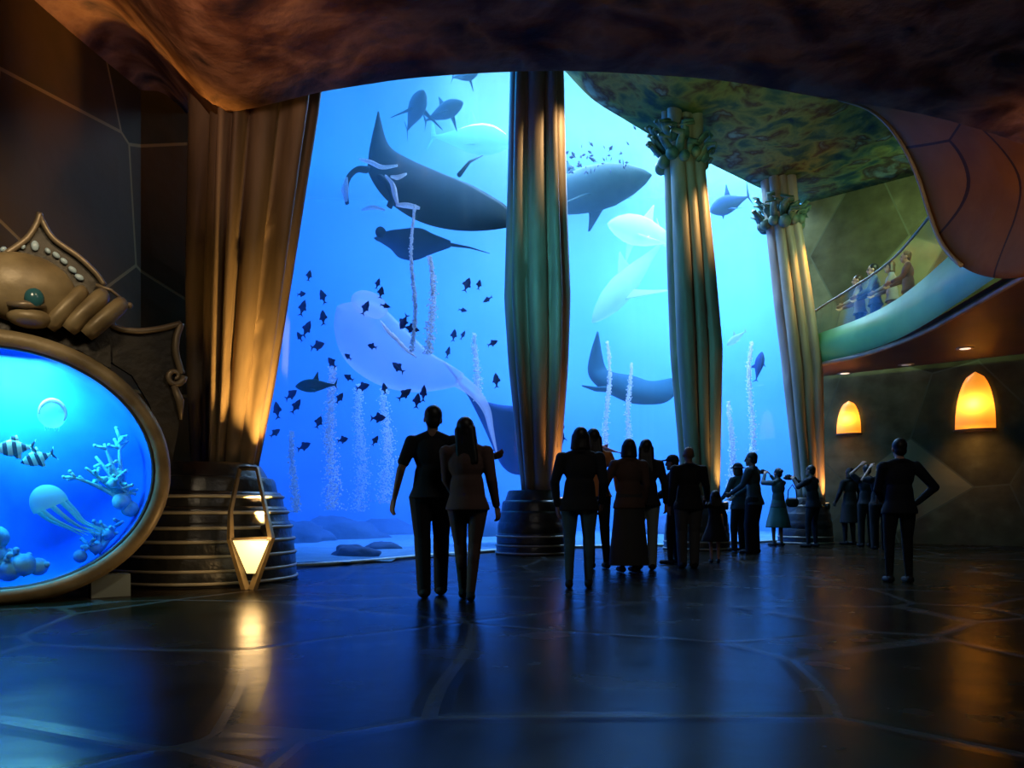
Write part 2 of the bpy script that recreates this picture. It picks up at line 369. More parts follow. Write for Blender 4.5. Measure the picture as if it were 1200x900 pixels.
# ------------------------------------------------------------------ the water behind the window
off = [(p.x+0.02, p.y+0.06) for p in GL]
tank_plan = off+[(12.5, 20.5), (13.5, 27), (-12.0, 27), (-12.0, 12.0), (-5.5, 10.5)]
bm = bmesh.new(); prism(bm, tank_plan, -0.1, 12.2)
M['water'] = water_volume('sea_water', (0.013, 0.030, 0.037), (0.10, 0.060, 0.004))
tag(obj('sea_water', bm, M['water'], None, False), 'clear blue sea water filling the tank behind the tall window', 'water', kind='stuff')
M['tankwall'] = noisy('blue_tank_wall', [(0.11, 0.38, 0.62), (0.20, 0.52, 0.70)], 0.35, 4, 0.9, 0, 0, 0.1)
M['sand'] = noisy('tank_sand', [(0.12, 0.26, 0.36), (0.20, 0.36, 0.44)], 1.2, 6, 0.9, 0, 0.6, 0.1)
bm = bmesh.new(); tw = [(-4.2, 10.42), (-5.4, 10.6), (-11.9, 12.0), (-11.9, 26.9), (13.4, 26.9), (12.4, 20.6), (7.45, 19.45)]
twc = crom([(x, y, 0) for x, y in tw], 8)
grid(bm, [[(p.x, p.y, z) for p in twc] for z in (-0.05, 3, 6, 9, 12.1)]); struct('wall_tank', bm, M['tankwall'])
bm = bmesh.new(); rows = []
for j in range(31):
    y = 10.9+16*j/30
    rows.append([(x, y, (0.10*mnoise.noise(Vector((x*0.6, y*0.6, 3)))+0.02)*min(1, max(0, 1)) ) for x in [-12+25.5*i/50 for i in range(51)]])
vs = grid(bm, rows)
def inside(x, y):
    poly = tank_plan; c = False; j = len(poly)-1
    for i in range(len(poly)):
        if (poly[i][1] > y) != (poly[j][1] > y) and x < (poly[j][0]-poly[i][0])*(y-poly[i][1])/(poly[j][1]-poly[i][1])+poly[i][0]: c = not c
        j = i
    return c
bmesh.ops.delete(bm, geom=[f for f in bm.faces if not inside(*f.calc_center_median()[:2])], context='FACES')
struct('floor_tank', bm, M['sand'])
# ================================================================== columns
def pleats(n, seed, depth=0.46):
    """cross-section of a pleated shaft: uneven rounded folds with sharp valleys"""
    rnd = random.Random(seed); ws = [rnd.uniform(0.4, 1.6) for _ in range(n)]; tot = sum(ws); cuts = [0]
    for x in ws: cuts.append(cuts[-1]+x/tot*2*PI)
    dp = [rnd.uniform(0.6, 1.25)*depth for _ in range(n)]
    def f(a):
        a %= 2*PI
        for i in range(n):
            back = 0.76 if i % 3 == 1 else 1.0
            if a <= cuts[i+1]+1e-9:
                s = (a-cuts[i])/(cuts[i+1]-cuts[i]); return back*(1-dp[i]*(1-math.sin(PI*s)**0.34))
        return 1
    return f
def column(label, base_label, base, axis, rad, base_prof, bands, seed, n=13, capital=None, rot=0.0, skin='column'):
    """base: centre on the floor; axis: (z, x) of the shaft's centre; rad: (z, radius)"""
    bx, by = base
    t = thing('column', label, 'column', (bx, by, 0))
    f = pleats(n, seed); rot = max((k*0.02 for k in range(315)), key=lambda q: min(f(q+e+d) for e in (0, PI) for d in (-.22, -.1, .1)))-0.0; bm = bmesh.new(); rows = []; z0, z1 = rad[0][0], rad[-1][0]
    for k in range(41):
        z = lerp(z0, z1, k/40); cx = interp(axis, z)-bx; r = interp(rad, z)
        tw = 0.04*math.sin(z*0.9+seed)
        rows.append([(cx+r*f(a+rot+tw)*math.cos(a), r*f(a+rot+tw)*math.sin(a), z) for a in (2*PI*i/168 for i in range(240))])
    vs = grid(bm, rows, True); bm.faces.new(list(reversed(vs[0]))); bm.faces.new(vs[-1])
    obj('shaft', bm, M[skin], t)
    bm = bmesh.new(); lathe(bm, base_prof, 56); b = sharp(obj('base', bm, M['base'], t), 40)
    for z in bands:
        r = interp([(q[1], q[0]) for q in base_prof], z); bm = bmesh.new()
        tube(bm, [(math.cos(a)*(r+0.004), math.sin(a)*(r+0.004), z) for a in (2*PI*i/56 for i in range(56))], 0.020, 6, True)
        tag(obj('band', bm, M['band'], b), 'pale ring around the dark base')
    if capital:
        z, r = capital; cx = interp(axis, z)-bx; rnd = random.Random(seed); bm = bmesh.new()
        for i in range(34):                         # curling leaves and knots
            a = rnd.uniform(0, 2*PI); l = rnd.uniform(0.45, 1.0); zz = z-rnd.uniform(0.0, 0.55); rr = r*0.80
            pts = []
            for k in range(7):
                s = k/6; out = rr+l*0.42*math.sin(s*1.9)
                pts.append((cx+out*math.cos(a+0.5*s*rnd.choice((-1, 1))*0.5), out*math.sin(a+0.3*s), zz+l*0.62*s-0.34*l*max(0, s-0.55)**1.2*3))
            tube(bm, pts, [0.075, 0.085, 0.08, 0.07, 0.055, 0.04, 0.018], 7, flat=0.45)
        for i in range(11):
            a = 2*PI*i/11; ball(bm, (cx+r*0.98*math.cos(a), r*0.98*math.sin(a), z-0.45+rnd.uniform(-.06, .06)), rnd.uniform(0.09, 0.15), 10, 7)
        cap = obj('capital', bm, M['leaf'], t)
    return t
def dome_prof(r0, r1, h, steps=7):
    """a stepped dome, wide below"""
    out = []
    for i in range(steps):
        s0 = i/steps; s1 = (i+1)/steps
        ra = r1+(r0-r1)*math.sqrt(max(0, 1-(s0**1.9))); rb = r1+(r0-r1)*math.sqrt(max(0, 1-(s1**1.9)))
        out += [(ra, h*s0+0.012), (ra-0.25*(ra-rb), h*s1-0.03), (ra-0.3*(ra-rb)-0.015, h*s1)]
    out[0] = (r0, 0.0); out.append((r1*0.9, h)); return out
# nearest, left of the window
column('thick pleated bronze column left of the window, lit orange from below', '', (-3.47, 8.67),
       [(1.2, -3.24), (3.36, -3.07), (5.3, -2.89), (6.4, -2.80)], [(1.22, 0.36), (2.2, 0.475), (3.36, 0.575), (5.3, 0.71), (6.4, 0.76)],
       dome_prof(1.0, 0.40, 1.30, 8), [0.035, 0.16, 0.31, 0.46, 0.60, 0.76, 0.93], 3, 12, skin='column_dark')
column('tall pleated column in the middle of the window behind the walking couple', '', (0.36, 13.6),
       [(1.1, 0.50), (4.4, 0.45), (8.6, 0.44), (10, 0.44)], [(1.1, 0.33), (2.2, 0.43), (3.3, 0.53), (4.5, 0.59), (6.2, 0.535), (8.6, 0.475), (10.3, 0.46)],
       dome_prof(0.64, 0.30, 1.12, 6), [0.03, 0.16, 0.32], 8, 9, rot=1.1)
column('pleated column with leafy capital right of the middle one, behind the child', '', (3.63, 15.1),
       [(1.0, 3.72), (4.0, 3.62), (8.0, 3.36), (8.8, 3.34)], [(1.0, 0.36), (2.2, 0.42), (3.9, 0.51), (5.5, 0.47), (7.4, 0.40), (8.9, 0.40)],
       dome_prof(0.64, 0.34, 1.05, 6), [0.03, 0.16], 5, 8, (8.05, 0.42), rot=0.4)
column('pleated column with leafy capital where the window meets the right wall', '', (6.72, 17.6),
       [(1.0, 6.85), (4.0, 6.66), (7.6, 6.18), (8.6, 6.08)], [(1.0, 0.32), (2.2, 0.37), (3.9, 0.45), (5.5, 0.44), (7.2, 0.40), (8.8, 0.40)],
       dome_prof(0.60, 0.30, 1.05, 6), [0.03, 0.16], 11, 8, (7.75, 0.42), rot=0.9)

# lamps set on the column bases, shining up the shafts; and down from the high ceiling
WARM = (1.0, 0.50, 0.13)
def uplight(label, loc, target, energy, angle=40, col=WARM):
    t = thing('uplight', label, 'lamp', loc)
    d = (Vector(target)-Vector(loc)).normalized(); q = d.to_track_quat('Z', 'Y').to_matrix()
    bm = bmesh.new(); tube(bm, [d*-0.02, d*0.12], [0.045, 0.06], 12); obj('housing', bm, M['darkmetal'], t)
    bm = bmesh.new(); ball(bm, d*0.118, (0.05, 0.05, 0.012), 12, 6, q); obj('lens', bm, M['lens'], t)
    spot('uplight_beam', Vector(loc)+d*0.16, target, energy, col, angle, 0.9, 0.06)
M['lens'] = mat('warm_lens', (1, 0.7, 0.3), 0.4, emit=(1, 0.55, 0.2), estr=3)
uplight('small lamp on the left front of the thick bronze column base', (-3.66, 7.76, 0.70), (-3.32, 8.36, 1.70), 3600, 60, (1, 0.56, 0.16))
uplight('small lamp on the right front of the thick bronze column base', (-2.60, 8.16, 0.50), (-3.06, 8.5, 1.70), 3600, 60, (1, 0.56, 0.16))
uplight('small lamp at the right foot of the middle column', (0.86, 13.3, 0.86), (0.62, 13.6, 4.0), 330, 42, (1, 0.42, 0.12))
uplight('small lamp at the right foot of the column behind the child', (4.10, 14.72, 0.80), (3.95, 15.1, 4.0), 190, 42, (1, 0.62, 0.2))
uplight('small lamp at the right foot of the column by the right wall', (7.08, 17.22, 0.80), (6.98, 17.6, 4.0), 300, 42, (1, 0.42, 0.12))
for loc, tgt, e, c in (((2.1, 12.7, 8.2), (0.70, 13.6, 6.9), 420, (1, 0.62, 0.28)), ((4.9, 14.2, 7.5), (3.75, 15.1, 6.3), 520, (1, 0.60, 0.22)), ((7.5, 16.8, 7.3), (6.62, 17.6, 6.0), 620, (1, 0.45, 0.08))):
    spot('ceiling_beam', loc, tgt, e, c, 46, 0.9, 0.1)

# brass torch standing before the first column
t = thing('floor_torch', 'glowing brass floor torch leaning on the base of the thick bronze column', 'lamp', at(290, 690, 7.66)-Vector((0, 0, 0)))
t.location.z = 0
o0 = Vector(t.location)
def tp(px, py, d): return at(px, py, d)-o0
bm = bmesh.new()
for a, b, c, e in (((281, 548, 8.02), (270, 600, 7.62), (270, 632, 7.5), (288, 691, 7.58)), ((301, 548, 8.02), (312, 600, 7.62), (318, 630, 7.5), (296, 691, 7.58))):
    tube(bm, [tp(*a), tp(*b), tp(*c), tp(*e)], [0.022, 0.026, 0.036, 0.045], 4, flat=0.6)
tube(bm, [tp(270, 632, 7.5), tp(318, 630, 7.5)], 0.014, 6)
sharp(obj('strut_frame', bm, M['bronze'], t), 30)
bm = bmesh.new(); a = [tp(273, 634, 7.44), tp(315, 634, 7.44), tp(316, 632, 7.62), tp(273, 632, 7.62)]; lo = [tp(289, 672, 7.5), tp(299, 672, 7.5), tp(298, 671, 7.58), tp(290, 671, 7.58)]
grid(bm, [a, lo], True); 
bm.verts.ensure_lookup_table(); bm.faces.new([bm.verts[i] for i in (0, 1, 2, 3)]); bm.faces.new([bm.verts[i] for i in (7, 6, 5, 4)])
M['flame'] = mat('glowing_glass', (1, 0.85, 0.5), 0.4, emit=(1.0, 0.72, 0.30), estr=1.05)
obj('bowl', bm, M['flame'], t, False)
bm = bmesh.new(); tube(bm, [tp(281, 549, 8.02), tp(301, 549, 8.02)], 0.025, 8); obj('top_bar', bm, M['darkmetal'], t)
point('torch_light', at(294, 640, 7.25), 11, (1.0, 0.62, 0.25), 0.10)

# ================================================================== round aquarium at the left
AO = Vector((-4.27, 6.4, 1.14)); AU = Vector((0.8, 0.6, 0)); AN = Vector((0.6, -0.8, 0)); AZ = Vector((0, 0, 1))
def onA(px, py, off=0.0):
    """the point of the aquarium's front plane (moved out by off) under a pixel"""
    d = Vector(((px-600)/F_PX, 1, (HOR-py)/F_PX)); e = Vector((0, 0, EYE)); k = ((AO+AN*off-e).dot(AN))/d.dot(AN)
    return e+d*k-AO
def ell(a, w, h, off=0.0): return AU*(math.cos(a)*w)+AZ*(math.sin(a)*h)+AN*off
aq = thing('display_aquarium', 'round bronze framed aquarium with ornate crest against the left wall', 'aquarium', AO)
NA = 72; AA = [2*PI*i/NA for i in range(NA)]
bm = bmesh.new(); tube(bm, [ell(a, 1.255, 1.075) for a in AA], 0.082, 14, True); obj('frame', bm, M['bronze'], aq)
bm = bmesh.new(); tube(bm, [ell(a, 1.185, 1.015, 0.03) for a in AA], 0.022, 8, True); obj('inner_ring', bm, M['darkmetal'], aq)
bm = bmesh.new(); grid(bm, [[ell(a, 1.27, 1.09, 0.0) for a in AA], [ell(a, 1.25, 1.07, -0.62) for a in AA], [ell(a, 1.23, 1.05, -0.62) for a in AA], [ell(a, 1.23, 1.05, -0.02) for a in AA]], True)
obj('housing', bm, M['darkmetal'], aq)
M['aqback'] = noisy('aquarium_backing', [(0.02, 0.10, 0.62), (0.05, 0.28, 0.85)], 1.2, 4, 0.8, 0, 0, 0.1, 0.6)
bm = bmesh.new(); rows = [[ell(a, 1.20, 1.03, -0.03) for a in AA]]+[[ell(a, 1.21*r, 1.04*r, -0.60) for a in AA] for r in (1, 0.75, 0.5, 0.25)]; vs = grid(bm, rows, True); bm.faces.new(vs[-1]); obj('backing', bm, M['aqback'], aq)
bm = bmesh.new(); bm.faces.new([bm.verts.new(ell(a, 1.19, 1.02, 0.02)) for a in AA]); obj('glass_pane', bm, M['glass'], aq)
bm = bmesh.new(); grid(bm, [[ell(a, 1.17, 1.0, -0.005) for a in AA], [ell(a, 1.17, 1.0, -0.57) for a in AA]], True)
for f in (-0.005, -0.57): bm.faces.new([bm.verts.new(ell(a, 1.17, 1.0, f)) for a in AA])
bmesh.ops.remove_doubles(bm, verts=bm.verts, dist=1e-4)
M['aqwater'] = water_volume('aquarium_water', (0.03, 0.12, 0.20), (1.6, 0.55, 0.02)); o = obj('aquarium_water', bm, M['aqwater'], None, False); o.location = AO; tag(o, 'clear water inside the round bronze framed aquarium', 'water', kind='stuff')
def plate(name, px, off, thick, material, parent, sm=False):
    """a flat cut plate of real thickness on the aquarium's front"""
    bm = bmesh.new(); a = [bm.verts.new(onA(x, y, off)) for x, y in px]; b = [bm.verts.new(onA(x, y, off)-AN*thick) for x, y in px]; n = len(px)
    bm.faces.new(a); bm.faces.new(list(reversed(b)))
    for i in range(n): bm.faces.new((a[i], b[i], b[(i+1) % n], a[(i+1) % n]))
    return obj(name, bm, material, parent, sm)
def sm2(px, per=6): return [(v.x, v.y) for v in crom([(x, y, 0) for x, y in px], per)]
up_r = sm2([(47, 250), (52, 264), (64, 281), (92, 301), (112, 320), (122, 334)]); up_l = [(94-x, y) for x, y in reversed(up_r)]
plate('crest_plate', up_l+up_r+[(128, 352), (130, 432), (92, 410), (45, 401), (0, 399), (-40, 401)], -0.10, 0.06, M['darkmetal'], aq)
bm = bmesh.new(); tube(bm, [onA(x, y, -0.07) for x, y in up_l], 0.026, 8); tube(bm, [onA(x, y, -0.07) for x, y in up_r], [0.018]*4+[0.026]*(len(up_r)-4), 8); tag(obj('crest_rim', bm, M['trim'], aq), 'pale bronze rim of the pointed crest')
M['gem'] = mat('pale_gem', (0.42, 0.55, 0.62), 0.2)
for x, y, s, ang in ((-4, 296, 1, 60), (4, 292, .9, 50), (15, 292, .8, 30), (27, 289, .8, 15), (41, 288, 1.5, 0), (56, 294, .9, -35), (66, 299, 1.1, -45), (75, 306, 1.1, -50), (85, 316, 1.2, -55), (93, 325, 1.3, -65)):
    bm = bmesh.new(); q = Matrix.Rotation(math.radians(-ang), 3, AN) @ Matrix((AU, AN, AZ)).transposed()
    ball(bm, onA(x, y, -0.08), (0.017*s+0.006, 0.02, 0.030*s), 10, 7, q); tag(obj('gem', bm, M['gem'], aq))
R_A = Matrix((AU, AN, AZ)).transposed()
bm = bmesh.new(); ball(bm, onA(27, 338, -0.06), (0.40, 0.22, 0.30), 26, 16, R_A); obj('boss', bm, M['bronze'], aq)
bm = bmesh.new(); ball(bm, onA(40, 349, 0.135), (0.075, 0.05, 0.085), 14, 9, R_A); obj('boss_stone', bm, mat('teal_stone', (0.03, 0.12, 0.14), 0.2), aq)
bm = bmesh.new(); tube(bm, [onA(8, 356, 0.12), onA(30, 357, 0.15), onA(53, 358, 0.12)], [0.02, 0.035, 0.02], 10); obj('boss_lip', bm, M['trim'], aq)
bm = bmesh.new(); ball(bm, onA(35, 373, 0.04), (0.17, 0.13, 0.085), 16, 9, R_A); obj('boss_chin', bm, M['bronze'], aq)
for a, b, r in (((57, 384), (97, 342), 0.095), ((80, 387), (121, 346), 0.105), ((101, 393), (143, 356), 0.10)):
    bm = bmesh.new(); pa, pb = onA(*a, 0.0), onA(*b, -0.03); tube(bm, [pa.lerp(pb, k/8)+AN*0.05*math.sin(PI*k/8) for k in range(9)], [r*0.8, r*0.95, r, r, r, r, r, r*0.98, r*0.85], 14, flat=0.7)
    obj('roll', bm, M['bronze'], aq)
bm = bmesh.new(); tube(bm, [onA(112, 334, -0.05), onA(130, 340, -0.04), onA(152, 358, -0.04)], [0.02, 0.016, 0.012], 8); ball(bm, onA(152, 358, -0.04), 0.03, 10, 7); obj('finial', bm, M['trim'], aq)
w_top = sm2([(127, 378), (140, 385), (162, 388), (188, 385), (212, 379)]); w_side = sm2([(212, 379), (207, 395), (206, 412), (210, 428), (213, 438)])
plate('wing_plate', w_top+w_side[1:]+[(213, 470), (208, 510), (200, 548), (192, 548), (187, 515), (176, 475), (155, 440), (120, 418), (108, 400), (112, 384)], -0.16, 0.06, M['darkmetal'], aq)
bm = bmesh.new(); tube(bm, [onA(x, y, -0.13) for x, y in w_top], 0.028, 8); tube(bm, [onA(x, y, -0.13) for x, y in w_side], 0.032, 8); tag(obj('wing_rim', bm, M['trim'], aq), 'pale bronze rim of the side wing')
bm = bmesh.new(); tube(bm, [onA(205+math.cos(k*0.5)*(11-k*0.55), 441+math.sin(k*0.5)*(11-k*0.55), -0.12) for k in range(17)], [0.032-0.0009*k for k in range(17)], 8); obj('scroll', bm, M['trim'], aq)
bm = bmesh.new(); tube(bm, [onA(204, 452, -0.12), onA(211, 470, -0.12), onA(212, 492, -0.13)], [0.03, 0.04, 0.012], 8); obj('drop', bm, M['trim'], aq)
bm = bmesh.new(); a = onA(128, 684, -0.15); box(bm, -0.16, -0.10, -AO.z, 0.16, 0.10, -AO.z+0.20)
fo = obj('foot', bm, mat('grey_green_stone', (0.22, 0.26, 0.25), 0.5), aq, False); fo.location = (a.x, a.y, 0); fo.rotation_euler = (0, 0, math.atan2(0.6, 0.8))
area('aquarium_lamp', AO+AN*-0.30+AZ*0.96, AO+AN*-0.32-AZ, 1.1, 170, (0.30, 0.97, 1.0), 0.38)
#area('aquarium_lamp', AO+AU*0.98+AN*-0.30+AZ*0.30, AO+AN*-0.4, 0.35, 9, (0.5, 0.95, 1.0), 0.3)

# ================================================================== gallery, balcony and rounded ceiling mass at the right
PAR = crom([(6.85, 18.3, 0), (6.92, 17.5, 0), (7.3, 16.3, 0), (7.45, 15.2, 0), (7.36, 13.9, 0), (7.15, 12.6, 0), (6.85, 11.0, 0), (6.6, 9.6, 0)], 6)
SLAB = crom([(6.95, 18.6, 0), (6.98, 17.5, 0), (7.45, 16.3, 0), (7.62, 15.2, 0), (7.62, 14.0, 0), (7.45, 12.6, 0), (7.2, 10.7, 0), (7.1, 9.2, 0), (7.3, 7.5, 0)], 6)
bal = tag(bpy.data.objects.new('balcony', None), kind='structure'); C.objects.link(bal)
bm = bmesh.new(); outer = [(p.x, p.y) for p in SLAB]+[(14.2, 6.8), (13.3, 13.7), (7.6, 18.75)]
prism(bm, outer, 4.03, 4.22); obj('slab', bm, M['slab'], bal, False)
bm = bmesh.new(); tube(bm, [p+Vector((-0.02, -0.02, 4.06)) for p in SLAB], 0.05, 8); obj('slab_trim', bm, M['trim'], bal)
def ptop(y): return interp([(9.6, 4.98), (13, 4.92), (17.5, 4.76)], y)
bm = bmesh.new()
inn = [p+Vector((0.10, 0.03, 0)) for p in PAR]
grid(bm, [[p+Vector((0.06, 0, 4.10)) for p in PAR], [p+Vector((0, 0, 4.16)) for p in PAR], [p+Vector((-0.05, 0, 4.45)) for p in PAR], [Vector((p.x, p.y, ptop(p.y))) for p in PAR], [Vector((p.x, p.y, ptop(p.y))) for p in inn], [p+Vector((0, 0, 4.22)) for p in inn]])
obj('parapet', bm, M['teal'], bal)
def rail_z(y): return interp([(9.6, 6.3), (13.5, 5.95), (15, 5.73), (16.4, 5.55), (17.5, 5.33)], y)
bm = bmesh.new(); grid(bm, [[Vector((p.x+0.04, p.y, ptop(p.y))) for p in PAR], [Vector((p.x+0.04, p.y, rail_z(p.y))) for p in PAR]]); obj('glass_panel', bm, M['rail_glass'], bal)
bm = bmesh.new(); tube(bm, [Vector((p.x+0.04, p.y, rail_z(p.y))) for p in PAR], 0.025, 8); obj('handrail', bm, M['trim'], bal)

E = crom([at(*e) for e in ((985, 117, 9.3), (1018, 128, 10.2), (1042, 148, 10.7), (1062, 178, 11.0), (1077, 212, 11.1), (1089, 250, 11.1), (1103, 285, 10.9), (1127, 312, 10.5), (1160, 325, 10.0), (1200, 325, 9.5), (1270, 315, 9.0))], 5)
Fp = crom([at(*e) for e in ((985, 112, 8.6), (1050, 124, 8.7), (1110, 138, 8.9), (1170, 157, 9.1), (1230, 180, 9.2), (1290, 206, 9.2), (1330, 230, 9.0), (1360, 255, 8.6), (1380, 275, 8.2), (1390, 290, 8.0), (1400, 300, 7.8))], 5)
bm = bmesh.new(); rows = []
for k, (dy, dx) in enumerate(((3.0, 2.1), (1.6, 1.12), (0.7, 0.49), (0.25, 0.17))):
    rows.append([p+Vector((dx, dy, 0.45*dy)) for p in E])
for k in range(15):
    t = k/14; row = []
    for i, (a, b) in enumerate(zip(E, Fp)):
        q = a.lerp(b, t); s = math.sin(PI*t)*min(1, i/10)
        q += Vector((-0.10*s, -0.95*s, -0.10*s)); row.append(q)
    rows.append(row)
grid(bm, rows); struct('ceiling_bulkhead', bm, M['copper'])
bm = bmesh.new(); tube(bm, [p+Vector((-0.02, -0.03, 0)) for p in E[:36]], 0.03, 8); struct('trim_2', bm, mat('pale_edge', (0.16, 0.17, 0.12), 0.5))

# wall lamps and ceiling lamps of the gallery
def on_right(px, py, off=0.0):
    a, b = WALL_R[0], WALL_R[1]; n = Vector((-(b-a).y, (b-a).x, 0)).normalized(); n = n if n.y < 0 else -n
    d = Vector(((px-600)/F_PX, 1, (HOR-py)/F_PX)); e = Vector((0, 0, EYE)); k = ((a+n*off-e).dot(n))/d.dot(n)
    return e+d*k, n
M['sconce'] = mat('amber_glass', (1, 0.42, 0.06), 0.4, emit=(1.0, 0.30, 0.02), estr=0.12); n_, l_ = nt(M['sconce'])
tl_ = n_.new('ShaderNodeBsdfTranslucent'); tl_.inputs[0].default_value = (1.0, 0.50, 0.07, 1); ad_ = n_.new('ShaderNodeAddShader')
l_.new(n_['Principled BSDF'].outputs[0], ad_.inputs[0]); l_.new(tl_.outputs[0], ad_.inputs[1]); l_.new(ad_.outputs[0], n_['Material Output'].inputs['Surface'])
for px, top, bot, wpx, lab, e in ((995, 470, 508, 34, 'smaller arched amber wall lamp above the heads of the far group', 14), (1143, 436, 503, 52, 'larger arched amber wall lamp on the right stone wall', 30)):
    p, nrm = on_right(px, bot); sc_m = p.y/F_PX; h = (bot-top)*sc_m; wd = wpx*sc_m/2*0.80
    t = thing('wall_sconce', lab, 'lamp', p, math.atan2(nrm.y, nrm.x)+PI/2)
    bm = bmesh.new(); rows = []
    for k in range(12):
        s = k/11; r = math.sqrt(max(0.0004, 1-s**2.2))
        rows.append([(wd*r*math.cos(a), -0.02-0.30*wd*2*r*math.sin(a), h*s) for a in (PI*i/16 for i in range(17))])
    vs = grid(bm, rows); bm.faces.new(vs[0]); obj('shade', bm, M['sconce'], t)
    bm = bmesh.new(); tube(bm, [(wd*1.06*math.cos(a), -0.02-0.62*wd*math.sin(a), -0.02) for a in (PI*i/16 for i in range(17))], 0.018, 8); obj('shade_ring', bm, M['darkmetal'], t)
    bm = bmesh.new(); box(bm, -wd*0.8, -0.02, -0.06, wd*0.8, 0.01, h*0.3); obj('back_plate', bm, M['darkmetal'], t, False)
    q = p+nrm*0.7; spot('sconce_glow', (q.x, q.y, p.z+0.1), (p.x, p.y, p.z-0.9), e*2.0, (1, 0.50, 0.16), 100, 1, 0.15)
    q = p+nrm*(wd*0.22+0.02); point('sconce_bulb', (q.x, q.y, p.z+h*0.42), e*0.42, (1, 0.70, 0.30), 0.05)
M['down'] = mat('downlight_glass', (1, 0.8, 0.6), 0.4, emit=(1.0, 0.72, 0.5), estr=1.3)
for px, py, lab, e in ((990, 443, 'recessed ceiling lamp nearest the column under the balcony', 9), (1131, 408, 'recessed ceiling lamp under the balcony above the larger wall lamp', 10), (1062, 447, 'dim recessed ceiling lamp under the balcony between the two wall lamps', 2)):
    d = min({990: 18.3, 1062: 17.2}.get(px, 99), (4.03-EYE)*F_PX/(HOR-py)); p = at(px, py, d)
    t = thing('recessed_light', lab, 'lamp', (p.x, p.y, 4.03))
    bm = bmesh.new(); lathe(bm, [(0.10, -0.012), (0.15, -0.022), (0.165, -0.012), (0.165, 0.0)], 24, None, False); obj('trim_ring', bm, M['trim'], t)
    bm = bmesh.new(); lathe(bm, [(0.105, -0.002), (0.10, -0.016), (0.05, -0.024)], 24); obj('lens', bm, M['down'] if e > 5 else mat('dim_glass', (.5, .45, .4), .4, emit=(1, .8, .6), estr=.15), t)
    spot('downlight_beam', (p.x, p.y, 3.96), (p.x, p.y, 0), e, (1, 0.6, 0.32), 110, 1, 0.1)
# ================================================================== sea life in the big tank
M['manta'] = noisy('manta_skin', [(0.008, 0.040, 0.065), (0.018, 0.06, 0.085)], 1.2, 4, 0.9, spec=0.1)
M['blueskin'] = noisy('blue_ray_skin', [(0.01, 0.04, 0.22), (0.02, 0.08, 0.30)], 1.2, 4, 0.9, spec=0.1)
M['greyray'] = noisy('grey_ray_skin', [(0.03, 0.11, 0.17), (0.06, 0.16, 0.21)], 1.2, 4, 0.9, spec=0.1)
M['tealskin'] = noisy('teal_shark_skin', [(0.003, 0.055, 0.10), (0.006, 0.075, 0.13)], 1.0, 4, 0.9, spec=0.1)
M['whale'] = noisy('spotted_grey_skin', [(0.02, 0.05, 0.07), (0.045, 0.09, 0.11)], 2.0, 5, 0.9, spec=0.1)
M['pale'] = noisy('pale_hazed_skin', [(0.20, 0.28, 0.33), (0.26, 0.33, 0.37)], 1.0, 4, 0.9, spec=0.1)
def ghost_skin(name, col, clear):
    m = bpy.data.materials.new(name); m.use_nodes = True; n, l = nt(m); n.remove(n['Principled BSDF'])
    tr = n.new('ShaderNodeBsdfTransparent'); df = n.new('ShaderNodeBsdfDiffuse'); tl = n.new('ShaderNodeBsdfTranslucent'); ad = n.new('ShaderNodeMixShader'); mx = n.new('ShaderNodeMixShader')
    df.inputs[0].default_value = tl.inputs[0].default_value = (*col, 1); mx.inputs[0].default_value = 1-clear
    l.new(df.outputs[0], ad.inputs[1]); l.new(tl.outputs[0], ad.inputs[2]); l.new(tr.outputs[0], mx.inputs[1]); l.new(ad.outputs[0], mx.inputs[2]); l.new(mx.outputs[0], n['Material Output'].inputs['Surface']); return m
M['ghost'] = ghost_skin('pale_translucent_skin', (1.0, 0.92, 1.0), 0.66); M['hazy'] = ghost_skin('hazy_teal_skin', (0.08, 0.26, 0.30), 0.35); M['white'] = ghost_skin('white_skin', (1, 1, 1), 0.0); M['pale'] = ghost_skin('pale_hazed_skin', (0.42, 0.54, 0.58), 0.45)  # pale and hazy skins have water haze put into colour and transparency
M['darkfish'] = mat('dark_fish_skin', (0.03, 0.03, 0.16), 0.8)
M['greenfish'] = noisy('green_fish_skin', [(0.02, 0.16, 0.16), (0.05, 0.28, 0.24)], 3, 3, 0.4)

def wing(bm, st, th, nv=14, per=5, camber=0.25):
    """a thick swept wing lofted over stations (leading edge, trailing edge, thickness share) given in world space"""
    le = crom([s[0] for s in st], per); te = crom([s[1] for s in st], per); tk = []
    for i in range(len(le)):
        x = i/per; k = min(len(st)-2, int(x)); tk.append(lerp(st[k][2], st[k+1][2], x-k))
    rows = []
    for i, (a, b) in enumerate(zip(le, te)):
        span = (le[min(i+1, len(le)-1)]-le[max(i-1, 0)]); ch = b-a
        nn = ch.cross(span); nn = nn.normalized() if nn.length > 1e-7 else Vector((0, 0, 1))
        row = []
        for k in range(nv):
            s = k/(nv-1); row.append(a+ch*s+nn*th*tk[i]*(math.sin(PI*s**0.7)*0.5+0.02))
        for k in range(nv-2, 0, -1):
            s = k/(nv-1); row.append(a+ch*s-nn*th*tk[i]*(math.sin(PI*s**0.7)*0.5*0.7+0.02))
        rows.append(row)
    vs = grid(bm, rows, True); bm.faces.new(list(reversed(vs[0]))); bm.faces.new(vs[-1])
def ctr(o, name, label, cat, c, group=None):
    t = thing(name, label, cat, c, 0, group); return t
def W(lst, c): return [(at(*a)-c, at(*b)-c, s) for a, b, s in lst]
def T(lst, c): return [at(*a)-c for a in lst]

